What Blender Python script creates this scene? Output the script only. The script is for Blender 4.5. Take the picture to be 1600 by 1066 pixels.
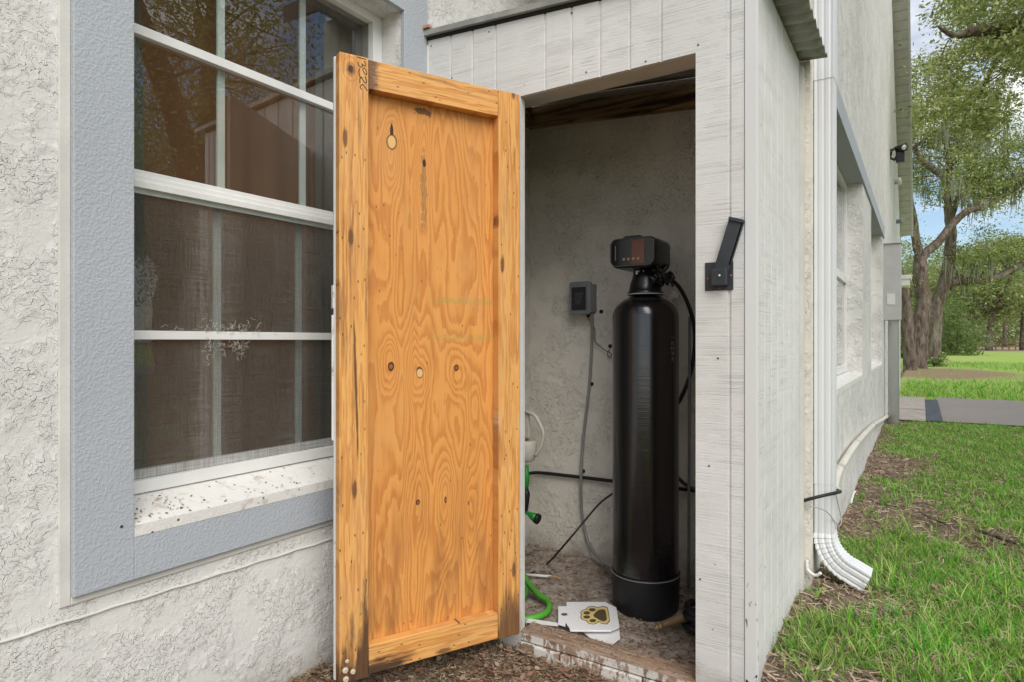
import bpy, math, random
import numpy as np
from mathutils import Vector, Matrix
random.seed(7); rng = np.random.default_rng(11)
sc = bpy.context.scene
for o in list(bpy.data.objects): bpy.data.objects.remove(o)
COL = sc.collection

# ------------------------------------------------------------------ camera
CZ = 1.10                                   # eye height above the ground by the door
TH = math.radians(32.92)
cam = bpy.data.objects.new('camera', bpy.data.cameras.new('camera')); COL.objects.link(cam)
cam.location = (0, 0, CZ); cam.rotation_euler = (math.radians(90), 0, TH)
cam.data.sensor_width = 36; cam.data.lens = 36*990/1600
cam.data.clip_start = 0.02; cam.data.clip_end = 2000
sc.camera = cam
# ------------------------------------------------------------------ world, sun, exposure
SUN_EL, SUN_AZ = math.radians(45), math.radians(129)     # azimuth clockwise from +Y
w = bpy.data.worlds.new('World'); sc.world = w; w.use_nodes = True
nt = w.node_tree; nt.nodes.clear()
def wn(t, **k):
    n = nt.nodes.new(t)
    for a, b in k.items(): setattr(n, a, b)
    return n
sky = wn('ShaderNodeTexSky', sky_type='NISHITA', sun_disc=False, sun_elevation=SUN_EL, sun_rotation=SUN_AZ, air_density=1.0, dust_density=0.6, ozone_density=1.0)
tc = wn('ShaderNodeTexCoord'); mp = wn('ShaderNodeMapping'); mp.inputs['Scale'].default_value = (1, 1, 2.2)
nz = wn('ShaderNodeTexNoise'); nz.inputs['Scale'].default_value = 2.6; nz.inputs['Detail'].default_value = 7; nz.inputs['Roughness'].default_value = 0.58
cr = wn('ShaderNodeValToRGB'); cr.color_ramp.elements[0].position = 0.44; cr.color_ramp.elements[1].position = 0.66
mx = wn('ShaderNodeMix', data_type='RGBA'); mx.inputs['B'].default_value = (9.0, 8.8, 8.5, 1)
bgn = wn('ShaderNodeBackground'); bgn.inputs['Strength'].default_value = 0.10
out = wn('ShaderNodeOutputWorld')
L = nt.links.new
L(tc.outputs['Generated'], mp.inputs[0]); L(mp.outputs[0], nz.inputs['Vector']); L(nz.outputs['Fac'], cr.inputs[0])
L(cr.outputs[0], mx.inputs['Factor']); L(sky.outputs[0], mx.inputs['A']); L(mx.outputs['Result'], bgn.inputs[0]); L(bgn.outputs[0], out.inputs[0])
sun = bpy.data.objects.new('sun', bpy.data.lights.new('sun', 'SUN')); COL.objects.link(sun)
sun.data.energy = 2.0; sun.data.angle = math.radians(50); sun.data.color = (1, 0.95, 0.87)
sdir = Vector((math.sin(SUN_AZ)*math.cos(SUN_EL), math.cos(SUN_AZ)*math.cos(SUN_EL), math.sin(SUN_EL)))
sun.rotation_euler = (-sdir).to_track_quat('-Z', 'Y').to_euler(); sun.location = sdir*50
vs = sc.view_settings; vs.view_transform = 'Standard'; vs.look = 'None'; vs.gamma = 1; vs.use_curve_mapping = False
vs.exposure = 0.64
sc.render.engine = 'CYCLES'
sc.cycles.max_bounces = 8; sc.cycles.diffuse_bounces = 5; sc.cycles.glossy_bounces = 4; sc.cycles.transparent_max_bounces = 16

# ------------------------------------------------------------------ measuring helpers (photo pixel -> point in the world)
FW = Vector((-math.sin(TH), math.cos(TH), 0)); RT = Vector((math.cos(TH), math.sin(TH), 0)); UP = Vector((0, 0, 1))
C0 = Vector((0, 0, CZ))
def ray(px, py): return FW + RT*((px-800)/990) + UP*((533-py)/990)
def onX(px, py, X): d = ray(px, py); return C0 + d*(X/d.x)
def onY(px, py, Y): d = ray(px, py); return C0 + d*(Y/d.y)
def onZ(px, py, z): d = ray(px, py); return C0 + d*((z-CZ)/d.z)
def atT(px, py, t): return C0 + ray(px, py)*t

# ------------------------------------------------------------------ object helpers
def link(o, parent=None):
    COL.objects.link(o)
    if parent: o.parent = parent
    return o
def tag(o, label=None, cat=None, group=None, kind=None):
    if label: o['label'] = label
    if cat: o['category'] = cat
    if group: o['group'] = group
    if kind: o['kind'] = kind
    return o
def empty(name, loc=(0, 0, 0), label=None, cat=None, group=None, parent=None, rz=0):
    o = bpy.data.objects.new(name, None); o.empty_display_size = .05; link(o, parent)
    o.location = loc; o.rotation_euler = (0, 0, rz)
    return tag(o, label, cat, group)
class MB:
    """collects geometry; coordinates are world unless the parent has a transform"""
    def __init__(s): s.v = []; s.f = []; s.sm = []
    def add(s, vs, fs, smooth=False):
        b = len(s.v); s.v += [tuple(p) for p in vs]; s.f += [tuple(b+i for i in f) for f in fs]; s.sm += [smooth]*len(fs); return s
    def box(s, a, b, M=None):
        x0, y0, z0 = a; x1, y1, z1 = b
        x0, x1 = min(x0, x1), max(x0, x1); y0, y1 = min(y0, y1), max(y0, y1); z0, z1 = min(z0, z1), max(z0, z1)
        P = [Vector(p) for p in ((x0,y0,z0),(x1,y0,z0),(x1,y1,z0),(x0,y1,z0),(x0,y0,z1),(x1,y0,z1),(x1,y1,z1),(x0,y1,z1))]
        if M: P = [M @ p for p in P]
        return s.add(P, [(0,3,2,1),(4,5,6,7),(0,1,5,4),(1,2,6,5),(2,3,7,6),(3,0,4,7)])
    def prism(s, poly, d, cap=True, smooth=False):
        n = len(poly); d = Vector(d); P = [Vector(p) for p in poly]
        nr = Vector((0,0,0))
        for i in range(n): nr += P[i].cross(P[(i+1) % n])
        if nr.dot(d) > 0: P.reverse()
        V = P + [p+d for p in P]
        F = [tuple(range(n)), tuple(range(2*n-1, n-1, -1))] if cap else []
        s.add(V, F); b = len(s.v)-2*n
        s.f += [(b+(i+1) % n, b+i, b+i+n, b+(i+1) % n+n) for i in range(n)]; s.sm += [smooth]*n
        return s
    def tube(s, pts, r, n=10, caps=True, up=None):
        P = [Vector(p) for p in pts]; m = len(P)
        R = r if isinstance(r, (list, tuple)) else [r]*m
        T = [(P[min(i+1, m-1)]-P[max(i-1, 0)]).normalized() for i in range(m)]
        a = Vector((0,0,1)) if abs(T[0].z) < .9 else Vector((1,0,0))
        N = (a - T[0]*a.dot(T[0])).normalized(); V = []
        for i in range(m):
            N = (N - T[i]*N.dot(T[i])).normalized(); B = T[i].cross(N)
            for k in range(n):
                q = 2*math.pi*k/n; V.append(P[i] + (N*math.cos(q)+B*math.sin(q))*R[i])
        F = [(i*n+k, i*n+(k+1) % n, (i+1)*n+(k+1) % n, (i+1)*n+k) for i in range(m-1) for k in range(n)]
        s.add(V, F, True)
        if caps:
            b = len(s.v)-m*n; s.f += [tuple(b+k for k in range(n-1, -1, -1)), tuple(b+(m-1)*n+k for k in range(n))]; s.sm += [False]*2
        return s
    def lathe(s, prof, c, n=32, axis=(0,0,1)):
        """prof: list of (radius, height)"""
        q = Vector((0,0,1)).rotation_difference(Vector(axis)); c = Vector(c); V = []; m = len(prof)
        for r, h in prof:
            for k in range(n):
                a = 2*math.pi*k/n; V.append(c + q @ Vector((r*math.cos(a), r*math.sin(a), h)))
        F = [(i*n+k, i*n+(k+1) % n, (i+1)*n+(k+1) % n, (i+1)*n+k) for i in range(m-1) for k in range(n)]
        s.add(V, F, True); b = len(s.v)-m*n
        s.f += [tuple(b+k for k in range(n-1, -1, -1)), tuple(b+(m-1)*n+k for k in range(n))]; s.sm += [False]*2
        return s
    def build(s, name, mat, parent=None, bevel=0, seg=2, angle=35):
        me = bpy.data.meshes.new(name); me.from_pydata(s.v, [], s.f); me.update()
        me.polygons.foreach_set('use_smooth', s.sm)
        if mat: me.materials.append(mat)
        o = bpy.data.objects.new(name, me); link(o, parent)
        if bevel:
            b = o.modifiers.new('bevel', 'BEVEL'); b.width = bevel; b.segments = seg; b.limit_method = 'ANGLE'; b.angle_limit = math.radians(angle); b.harden_normals = False
        return o
def npmesh(name, V, F, mat, parent=None, smooth=False):
    """V (n,3) float, F (m,k) int, all faces k-gons"""
    me = bpy.data.meshes.new(name); n, m, k = len(V), len(F), F.shape[1]
    me.vertices.add(n); me.vertices.foreach_set('co', V.astype(np.float32).ravel())
    me.loops.add(m*k); me.loops.foreach_set('vertex_index', F.astype(np.int32).ravel())
    me.polygons.add(m); me.polygons.foreach_set('loop_start', np.arange(0, m*k, k, dtype=np.int32))
    me.polygons.foreach_set('use_smooth', np.full(m, smooth)); me.update(calc_edges=True); me.validate()
    me.materials.append(mat); o = bpy.data.objects.new(name, me); link(o, parent); return o
def smooth_path(pts, k=6):
    P = [Vector(p) for p in pts]; out = []
    for i in range(len(P)-1):
        a, b, c, d = P[max(i-1, 0)], P[i], P[i+1], P[min(i+2, len(P)-1)]
        for j in range(k):
            t = j/k; out.append(.5*((2*b)+(c-a)*t+(2*a-5*b+4*c-d)*t*t+(3*b-a-3*c+d)*t**3))
    out.append(P[-1]); return out

# ------------------------------------------------------------------ node helpers
class S:
    def __init__(s, g, o): s.g = g; s.o = o
    def __add__(s, b): return s.g.m('ADD', s, b)
    def __radd__(s, b): return s.g.m('ADD', s, b)
    def __sub__(s, b): return s.g.m('SUBTRACT', s, b)
    def __rsub__(s, b): return s.g.m('SUBTRACT', b, s)
    def __mul__(s, b): return s.g.m('MULTIPLY', s, b)
    def __rmul__(s, b): return s.g.m('MULTIPLY', s, b)
    def __truediv__(s, b): return s.g.m('DIVIDE', s, b)
class G:
    def __init__(s, name, rough=.6, spec=.4):
        s.mat = bpy.data.materials.new(name); s.mat.use_nodes = True; s.t = s.mat.node_tree
        s.b = s.t.nodes['Principled BSDF']; s.b.inputs['Roughness'].default_value = rough; s.b.inputs['Specular IOR Level'].default_value = spec
        s._c = None
    def n(s, t, **k):
        n = s.t.nodes.new(t)
        for a, b in k.items(): setattr(n, a, b)
        return n
    def set(s, sock, v):
        if isinstance(v, S): s.t.links.new(v.o, sock)
        elif isinstance(v, (tuple, list)) and len(v) == 3 and sock.type == 'RGBA': sock.default_value = (*v, 1)
        else: sock.default_value = v
    def m(s, op, a, b=0.0, c=None, clamp=False):
        n = s.n('ShaderNodeMath', operation=op, use_clamp=clamp); s.set(n.inputs[0], a); s.set(n.inputs[1], b)
        if c is not None: s.set(n.inputs[2], c)
        return S(s, n.outputs[0])
    def co(s, kind='Object'):
        n = s.n('ShaderNodeTexCoord'); return S(s, n.outputs[kind])
    def sep(s, v):
        n = s.n('ShaderNodeSeparateXYZ'); s.set(n.inputs[0], v); return [S(s, o) for o in n.outputs]
    def comb(s, x, y, z):
        n = s.n('ShaderNodeCombineXYZ')
        for i, q in enumerate((x, y, z)): s.set(n.inputs[i], q)
        return S(s, n.outputs[0])
    def scale(s, v, sc_, off=(0, 0, 0)):
        n = s.n('ShaderNodeMapping'); s.set(n.inputs[0], v); n.inputs['Scale'].default_value = sc_; n.inputs['Location'].default_value = off; return S(s, n.outputs[0])
    def noise(s, v, scale=5, detail=2, rough=.5, dist=0, col=False):
        n = s.n('ShaderNodeTexNoise'); s.set(n.inputs['Vector'], v)
        for k, q in (('Scale', scale), ('Detail', detail), ('Roughness', rough), ('Distortion', dist)): s.set(n.inputs[k], q)
        return S(s, n.outputs['Color' if col else 'Fac'])
    def vor(s, v, scale=5, feature='F1', out='Distance', rand=1, dim='3D'):
        n = s.n('ShaderNodeTexVoronoi', feature=feature, voronoi_dimensions=dim); s.set(n.inputs['Vector'], v); n.inputs['Scale'].default_value = scale; n.inputs['Randomness'].default_value = rand; return S(s, n.outputs[out])
    def ramp(s, f, stops, interp='LINEAR'):
        n = s.n('ShaderNodeValToRGB'); s.set(n.inputs[0], f); e = n.color_ramp; e.interpolation = interp
        while len(e.elements) < len(stops): e.elements.new(.5)
        for i, (p, c) in enumerate(stops):
            e.elements[i].position = p; e.elements[i].color = (c, c, c, 1) if isinstance(c, (int, float)) else (*c, 1)
        return S(s, n.outputs[0])
    def step(s, f, a, b, lo=0., hi=1.):
        n = s.n('ShaderNodeMapRange', interpolation_type='SMOOTHSTEP'); s.set(n.inputs[0], f); n.inputs[1].default_value = a; n.inputs[2].default_value = b
        n.inputs[3].default_value = lo; n.inputs[4].default_value = hi; return S(s, n.outputs[0])
    def mix(s, f, a, b, mode='MIX'):
        n = s.n('ShaderNodeMix', data_type='RGBA', blend_type=mode); s.set(n.inputs['Factor'], f); s.set(n.inputs['A'], a); s.set(n.inputs['B'], b); return S(s, n.outputs['Result'])
    def island(s): return S(s, s.n('ShaderNodeNewGeometry').outputs['Random Per Island'])
    def objrand(s): return S(s, s.n('ShaderNodeObjectInfo').outputs['Random'])
    def bump(s, h, strength=.5, dist=.01, nrm=None):
        n = s.n('ShaderNodeBump'); n.inputs['Strength'].default_value = strength; n.inputs['Distance'].default_value = dist; s.set(n.inputs['Height'], h)
        if nrm: s.set(n.inputs['Normal'], nrm)
        return S(s, n.outputs[0])
    def color(s, c): s.set(s.b.inputs['Base Color'], c); return s
    def normal(s, n): s.set(s.b.inputs['Normal'], n); return s
    def rough(s, r): s.set(s.b.inputs['Roughness'], r); return s
    def metal(s, r): s.b.inputs['Metallic'].default_value = r; return s
def plain(name, col, rough=.5, var=.08, metal=0, bump=0, bscale=200, spec=.4):
    g = G(name, rough, spec); v = g.co(); n = g.noise(v, 9, 4)
    c = g.mix(g.step(n, .3, .75), tuple(x*(1-var) for x in col), tuple(min(1, x*(1+var)) for x in col)); g.color(c); g.metal(metal)
    if bump: g.normal(g.bump(g.noise(v, bscale, 3), bump, .002))
    return g.mat

def stucco(name, base, dirt_shade, relief=.6, pock=.6, scale=1.0):
    g = G(name, .85, .25); v = g.co()
    wv = g.noise(v, 7*scale, 2, col=True)
    vm = g.n('ShaderNodeVectorMath', operation='MULTIPLY_ADD'); g.set(vm.inputs[0], wv); vm.inputs[1].default_value = (.05, .05, .05); g.set(vm.inputs[2], v); dv = S(g, vm.outputs[0])
    n1 = g.noise(dv, 30*scale, 2, .5, .35)
    mask = g.step(g.noise(v, 4.5*scale, 3, .6), .40, .60)
    pl = g.step(n1, .47, .50)                                # raised trowel islands with sharp rims
    n2 = g.noise(dv, 55*scale, 2, .5, .4); pl2 = g.step(n2, .52, .55)
    rim = g.step(g.m('ABSOLUTE', n1-.488), 0, .014, 1, 0)
    fine = g.noise(v, 420, 3)
    h = (pl*.9 + pl2*.5)*mask + fine*.22 + g.noise(v, 9*scale, 3)*.9 + pl*.12
    big = g.noise(v, 1.3, 4, .6)
    c = g.mix(g.step(big, .35, .75), base, tuple(x*.9 for x in base))
    c = g.mix(rim*mask*pock*g.step(g.noise(v, 22, 3), .46, .60), c, dirt_shade)  # rims darkened: crevice dirt plus the relief's shade put into the colour
    spk = g.step(g.vor(v, 32), .05, .10, 1, 0)*g.step(g.noise(v, 11, 1), .56, .62)
    c = g.mix(spk*.6, c, tuple(x*.5 for x in dirt_shade))
    g.color(c); g.normal(g.bump(h, relief, .0035)); return g
M = {}
WALL = (.70, .685, .65)
gs = stucco('stucco_grey_paint', WALL, (.40, .37, .32), 1.0, .6, 1.6)
M['stucco'] = gs.mat
# low part of the wall carries splashed soil
g = stucco('stucco_weathered', WALL, (.40, .37, .32), .85, .5, 1.9); bc = g.b.inputs['Base Color'].links[0].from_socket
z = g.sep(g.co())[2]; sp = g.step(z + g.noise(g.co(), 9, 5, .65)*.28, .10, .33, 1, 0)
g.color(g.mix(sp*.75, S(g, bc), (.20, .15, .095))); M['stucco_low'] = g.mat
g = stucco('stucco_closet', (.72, .675, .60), (.24, .19, .13), 1.0, .9, 1.5); bc = g.b.inputs['Base Color'].links[0].from_socket
z = g.sep(g.co())[2]; cob = g.step(g.noise(g.scale(g.co(), (1, 1, .5)), 5, 6, .7, .6), .5, .72)
c_ = g.mix(cob*.16, S(g, bc), (.30, .24, .17)); g.color(g.mix(g.step(z+g.noise(g.co(), 8, 5, .6)*.3, .16, .34, 1, 0)*.7, c_, (.17, .12, .08))); M['stucco_closet'] = g.mat
def trimpaint(name, col):
    g = G(name, .62, .3); v = g.co(); n = g.noise(v, 150, 2, .5, .1); c = g.mix(g.step(g.noise(v, 2.5, 4), .3, .8), col, tuple(x*.92 for x in col))
    spk = g.step(g.vor(v, 40), .04, .09, 1, 0)*g.step(g.noise(v, 9, 1), .6, .66); c = g.mix(spk*.5, c, (.2, .2, .2))
    g.color(c); g.normal(g.bump(g.step(n, .38, .66)+g.noise(v, 14, 2)*.3, .36, .002)); return g.mat
M['blue'] = trimpaint('blue_grey_trim_paint', (.415, .443, .475))
M['band'] = plain('smooth_stucco_band', (.60, .585, .54), .8, .07, bump=.3, bscale=90)
def siding(name, ax):
    g = G(name, .72, .3); v = g.co(); x, y, z = g.sep(v)
    u = x if ax == 'x' else y
    vv = g.comb(u*1.6, 0., z*380.)
    n = g.noise(vv, 1, 2, .5, 0.); mk = g.step(g.noise(g.comb(u*11., 3., z*16.), 1, 3, .6), .40, .62)
    cuts = g.step(n, .52, .62)*mk
    wide = g.noise(g.comb(u*2., 7., z*150.), 1, 3)*.7
    h = 1.0 - cuts*1.3 + wide*1.2 + n*.5
    big = g.noise(v, 1.8, 4)
    c = g.mix(g.step(big, .3, .75), (.69, .685, .665), (.62, .61, .585)); c = g.mix(cuts*.10, c, (.36, .35, .32))
    holes = g.step(g.vor(g.comb(u, z, 0.), 6.5, dim='2D'), .010, .020, 1, 0); c = g.mix(holes*.8*g.step(g.noise(v, 3, 2), .52, .56), c, (.16, .12, .09)); sm = g.step(g.noise(g.comb(u*9., 1., z*1.4), 1, 5, .65), .55, .72); c = g.mix(sm*.12, c, (.45, .42, .34))
    lo = g.step(z+g.noise(v, 14, 5, .65)*.22, .12, .30, 1, 0); c = g.mix(lo*.55, c, (.27, .22, .16))
    g.color(c); g.normal(g.bump(h, .50, .0024)); return g.mat
M['sidx'] = siding('rough_sawn_siding_front', 'x'); M['sidy'] = siding('rough_sawn_siding_side', 'y')
g = G('painted_corner_board', .6, .3); v = g.co(); z = g.sep(v)[2]
ch = g.step(g.noise(g.scale(v, (60, 60, 30)), 1, 4, .6), .61, .65)*g.step(z, .55, .15); c = g.mix(g.noise(v, 3, 3), (.70, .70, .69), (.62, .62, .605)); g.color(g.mix(ch, c, (.03, .028, .025)))
g.normal(g.bump(g.noise(g.scale(v, (80, 80, 10)), 1, 3), .15, .002)); M['board'] = g.mat
M['white'] = plain('white_aluminium', (.74, .735, .71), .4, .05)
g = G('white_downspout', .38, .45); v = g.co(); d = g.step(g.noise(g.scale(v, (9, 9, 2.5)), 1, 6, .65), .5, .8); g.color(g.mix(d*.35, (.66, .67, .68), (.40, .40, .38))); M['spout'] = g.mat
M['white_dirty'] = (lambda g, v: (g.color(g.mix(g.step(g.noise(v, 22, 6, .7), .52, .68), (.72, .71, .68), (.25, .23, .19))), g.mat)[1])(*(lambda g: (g, g.co()))(G('dirty_white_vinyl', .5)))
g = G('sill_paint', .7, .3); v = g.co(); d = g.step(g.noise(v, 26, 6, .7), .54, .66); c = g.mix(d*.55, (.70, .685, .65), (.42, .35, .29)); g.color(g.mix(g.step(g.vor(v, 38), .10, .16, 1, 0)*g.step(g.noise(v, 12, 2), .5, .58), c, (.10, .07, .05))); g.normal(g.bump(g.noise(v, 120, 4), .5, .003)); M['sill'] = g.mat
def glass(name, tint=(1, 1, 1), ior=1.5):
    m = bpy.data.materials.new(name); m.use_nodes = True; t = m.node_tree; t.nodes.clear()
    o = t.nodes.new('ShaderNodeOutputMaterial'); mixs = t.nodes.new('ShaderNodeMixShader'); f = t.nodes.new('ShaderNodeFresnel'); f.inputs[0].default_value = ior
    mu = t.nodes.new('ShaderNodeMath'); mu.operation = 'MULTIPLY'; mu.inputs[1].default_value = 3.8; mu.use_clamp = True
    tr = t.nodes.new('ShaderNodeBsdfTransparent'); tr.inputs[0].default_value = (*tint, 1); gl = t.nodes.new('ShaderNodeBsdfGlossy'); gl.inputs['Roughness'].default_value = .0
    ge = t.nodes.new('ShaderNodeNewGeometry'); iv = t.nodes.new('ShaderNodeMath'); iv.operation = 'SUBTRACT'; iv.inputs[0].default_value = 1.0; t.links.new(ge.outputs['Backfacing'], iv.inputs[1]); m2 = t.nodes.new('ShaderNodeMath'); m2.operation = 'MULTIPLY'; t.links.new(f.outputs[0], m2.inputs[0]); t.links.new(iv.outputs[0], m2.inputs[1]); t.links.new(m2.outputs[0], mu.inputs[0]); t.links.new(mu.outputs[0], mixs.inputs[0]); t.links.new(tr.outputs[0], mixs.inputs[1]); t.links.new(gl.outputs[0], mixs.inputs[2]); t.links.new(mixs.outputs[0], o.inputs[0]); return m
M['glass'] = glass('window_glass', (.95, .96, .95))
def curtain(name, col, hz=26):
    g = G(name, .9, .1); v = g.co(); x, y, z = g.sep(v); n = g.noise(g.comb(0., y*hz, z*.7), 1, 2); cc_ = g.mix(n, tuple(q*.75 for q in col), col); g.color(cc_)
    tr = g.n('ShaderNodeBsdfTranslucent'); g.set(tr.inputs[0], cc_); ms = g.n('ShaderNodeMixShader'); ms.inputs[0].default_value = .5; g.t.links.new(g.b.outputs[0], ms.inputs[1]); g.t.links.new(tr.outputs[0], ms.inputs[2]); g.t.links.new(ms.outputs[0], g.t.nodes['Material Output'].inputs[0]); return g.mat
M['brown_cloth'] = curtain('brown_curtain_cloth', (.34, .175, .085)); M['grey_cloth'] = curtain('grey_green_curtain_cloth', (.26, .25, .20)); M['pale_cloth'] = curtain('pale_blind_cloth', (.6, .62, .6))
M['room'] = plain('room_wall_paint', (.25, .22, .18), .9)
# insect screen: fine woven threads with gaps
g = G('insect_screen_mesh', .9, .1); v = g.co(); x, y, z = g.sep(v)
lat = g.noise(g.comb(0., y*340., z*10.), 1, 2)*.5 + g.noise(g.comb(0., y*10., z*340.), 1, 2)*.5
ty, tz = onX(365, 532, -1.735).y, onX(365, 532, -1.735).z
hole = g.step(g.m('POWER', (y-ty)*28., 2.) + g.m('POWER', (z-tz+.018)*62., 2.) + g.noise(v, 60, 3)*1.1, .9, 1.15, 0, 1)
al = (g.step(lat, .38, .62)*.34+.22)*hole; g.set(g.b.inputs['Alpha'], al); g.color(g.mix(g.step(g.noise(g.comb(0., y*6., z*.8), 1, 3), .4, .7), (.10, .10, .09), (.23, .22, .20))); M['screen'] = g.mat
M['thread'] = plain('torn_screen_thread', (.55, .53, .48), .8)

# ------------------------------------------------------------------ ground height
def sstep(a, b, x):
    t = np.clip((x-a)/(b-a), 0, 1); return t*t*(3-2*t)
def gh(x, y):
    x = np.asarray(x, float); y = np.asarray(y, float)
    ed = sstep(1.82, 2.02, y); h = .13*(sstep(-.37, -.22, x)*(1-ed)+sstep(-.60, -.42, x)*ed) + .03*sstep(3, 9, y) + .035*sstep(-1.35, -1.62, x)
    n = .010*np.sin(x*7.3+1)*np.sin(y*6.1+.5)+.006*np.sin(x*17+y*9)+.004*np.sin(x*31-y*27)
    fade = np.clip(1.3-np.abs(y-3)/9, 0, 1)
    return h + n*fade
# ------------------------------------------------------------------ ground materials
g = G('bare_soil_and_lawn', .95, .1); v = g.co(); x, y, z = g.sep(v)
soil = g.ramp(g.noise(v, 55, 8, .75), [(.25, (.10, .072, .05)), (.5, (.23, .175, .125)), (.75, (.38, .31, .23))])
thatch = g.ramp(g.noise(v, 90, 6, .8), [(.3, (.10, .10, .035)), (.7, (.22, .26, .08))])
pat = g.step(g.noise(v, 1.1, 5, .65), .40, .58)
near = g.mix(pat*g.step(x, -.15, .3), soil, thatch)
lawn = g.ramp(g.noise(v, 2.2, 10, .8), [(.2, (.17, .29, .05)), (.5, (.29, .42, .08)), (.8, (.44, .50, .16))])
dry = g.step(g.noise(v, .35, 7, .65), .47, .66); lawn = g.mix(dry*.65, lawn, (.44, .37, .21))
far = g.step(y, 7.5, 12.5); c = g.mix(far, near, lawn)
field = g.step(y, 62, 75); c = g.mix(field, c, (.36, .29, .20))
TA = atT(1433, 575, 22)
rr = g.m('SQRT', g.m('POWER', (x-TA.x-.6)*.70, 2.)+g.m('POWER', (y-TA.y+3.6)*.36, 2.))
c = g.mix(g.step(rr+g.noise(v, 2, 5)*1.2, 1.5, 2.3, 1, 0)*.85, c, (.27, .18, .125))
g.color(c); g.normal(g.bump(g.noise(v, 70, 8, .7), .8, .02)); M['ground'] = g.mat
g = G('sandy_closet_floor', .95, .1); v = g.co()
c = g.ramp(g.noise(v, 38, 9, .75), [(.28, (.15, .12, .10)), (.5, (.37, .315, .27)), (.72, (.54, .48, .42))])
c = g.mix(g.step(g.noise(v, 7, 5, .6), .5, .68)*.6, c, (.15, .11, .08)); g.color(c); g.normal(g.bump(g.noise(v, 130, 8, .75), .8, .008)); M['sand'] = g.mat
def litter_mat(name, stops, rough=.75):
    g = G(name, rough, .25); r = g.island(); c = g.ramp(r, stops); n = g.noise(g.co(), 120, 3); g.color(g.mix(n*.5, c, (.07, .045, .03))); return g.mat
M['deadleaf'] = litter_mat('dead_oak_leaf', [(0, (.13, .08, .05)), (.3, (.24, .145, .09)), (.55, (.33, .24, .165)), (.72, (.27, .115, .07)), (.86, (.17, .12, .085)), (1, (.46, .37, .27))])
M['straw'] = litter_mat('dry_straw', [(0, (.16, .10, .06)), (.5, (.33, .24, .15)), (1, (.52, .42, .27))], .85)
M['straw2'] = litter_mat('pale_straw', [(0, (.24, .15, .10)), (.4, (.42, .30, .21)), (.8, (.60, .48, .34)), (1, (.72, .62, .46))], .85)
g = G('grass_blade', .55, .3); r = g.island(); v = g.co(); x, y, z = g.sep(v)
c = g.ramp(r, [(0, (.05, .24, .018)), (.3, (.12, .42, .030)), (.55, (.24, .56, .050)), (.76, (.42, .56, .12)), (1, (.60, .52, .29))])
g.color(g.mix(g.step(g.noise(v, 3, 3), .4, .7)*.35, c, (.20, .22, .06))); g.set(g.b.inputs['Subsurface Weight'], 0.0)
tr = g.n('ShaderNodeBsdfTranslucent'); g.set(tr.inputs[0], c); ms = g.n('ShaderNodeMixShader'); ms.inputs[0].default_value = .3
g.t.links.new(g.b.outputs[0], ms.inputs[1]); g.t.links.new(tr.outputs[0], ms.inputs[2]); g.t.links.new(ms.outputs[0], g.t.nodes['Material Output'].inputs[0]); M['grass'] = g.mat
def leafmat(name, stops):
    g = G(name, .5, .35); r = g.island(); c = g.ramp(r, stops); g.color(c)
    tr = g.n('ShaderNodeBsdfTranslucent'); g.set(tr.inputs[0], g.mix(.4, c, (.40, .48, .08))); ms = g.n('ShaderNodeMixShader'); ms.inputs[0].default_value = .38
    g.t.links.new(g.b.outputs[0], ms.inputs[1]); g.t.links.new(tr.outputs[0], ms.inputs[2]); g.t.links.new(ms.outputs[0], g.t.nodes['Material Output'].inputs[0]); return g.mat
M['leaf'] = leafmat('live_oak_leaf', [(0, (.095, .135, .035)), (.35, (.19, .24, .07)), (.7, (.34, .38, .14)), (1, (.56, .57, .31))])
M['leaf2'] = leafmat('dark_leaf', [(0, (.06, .11, .035)), (.5, (.13, .20, .06)), (1, (.28, .34, .13))])  # darker green leaf colour for shrubs and farther trees
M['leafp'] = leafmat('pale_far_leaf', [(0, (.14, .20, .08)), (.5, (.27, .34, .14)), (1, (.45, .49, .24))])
M['moss'] = leafmat('spanish_moss', [(0, (.16, .16, .12)), (1, (.34, .33, .26))])
g = G('oak_bark', .95, .1); v = g.co(); x, y, z = g.sep(v)
n = g.noise(g.comb(x*9., y*9., z*2.6), 1, 5, .7, .5); n2 = g.noise(g.comb(x*3., y*3., z*1.2), 1, 4)
c = g.ramp(n, [(.3, (.045, .034, .026)), (.5, (.145, .112, .088)), (.7, (.30, .245, .20))]); g.color(g.mix(g.step(n2, .5, .7)*.4, c, (.30, .31, .24))); g.normal(g.bump(n, 1, .08)); M['bark'] = g.mat
g = G('driveway_asphalt', .95, .1); v = g.co(); g.color(g.mix(g.step(g.noise(v, .8, 7, .7), .35, .7)*.7, g.ramp(g.noise(v, 60, 8, .8), [(.3, (.17, .155, .145)), (.7, (.38, .345, .325))]), (.31, .285, .268))); g.normal(g.bump(g.noise(v, 60, 4), .5, .01)); M['asphalt'] = g.mat
M['concrete'] = plain('old_concrete', (.40, .36, .325), .9, .15, bump=.4, bscale=60)
M['patch'] = plain('dark_slate_strip', (.075, .09, .11), .9, .2, bump=.4, bscale=60)
M['field'] = plain('dry_field', (.38, .30, .21), .95)

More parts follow.
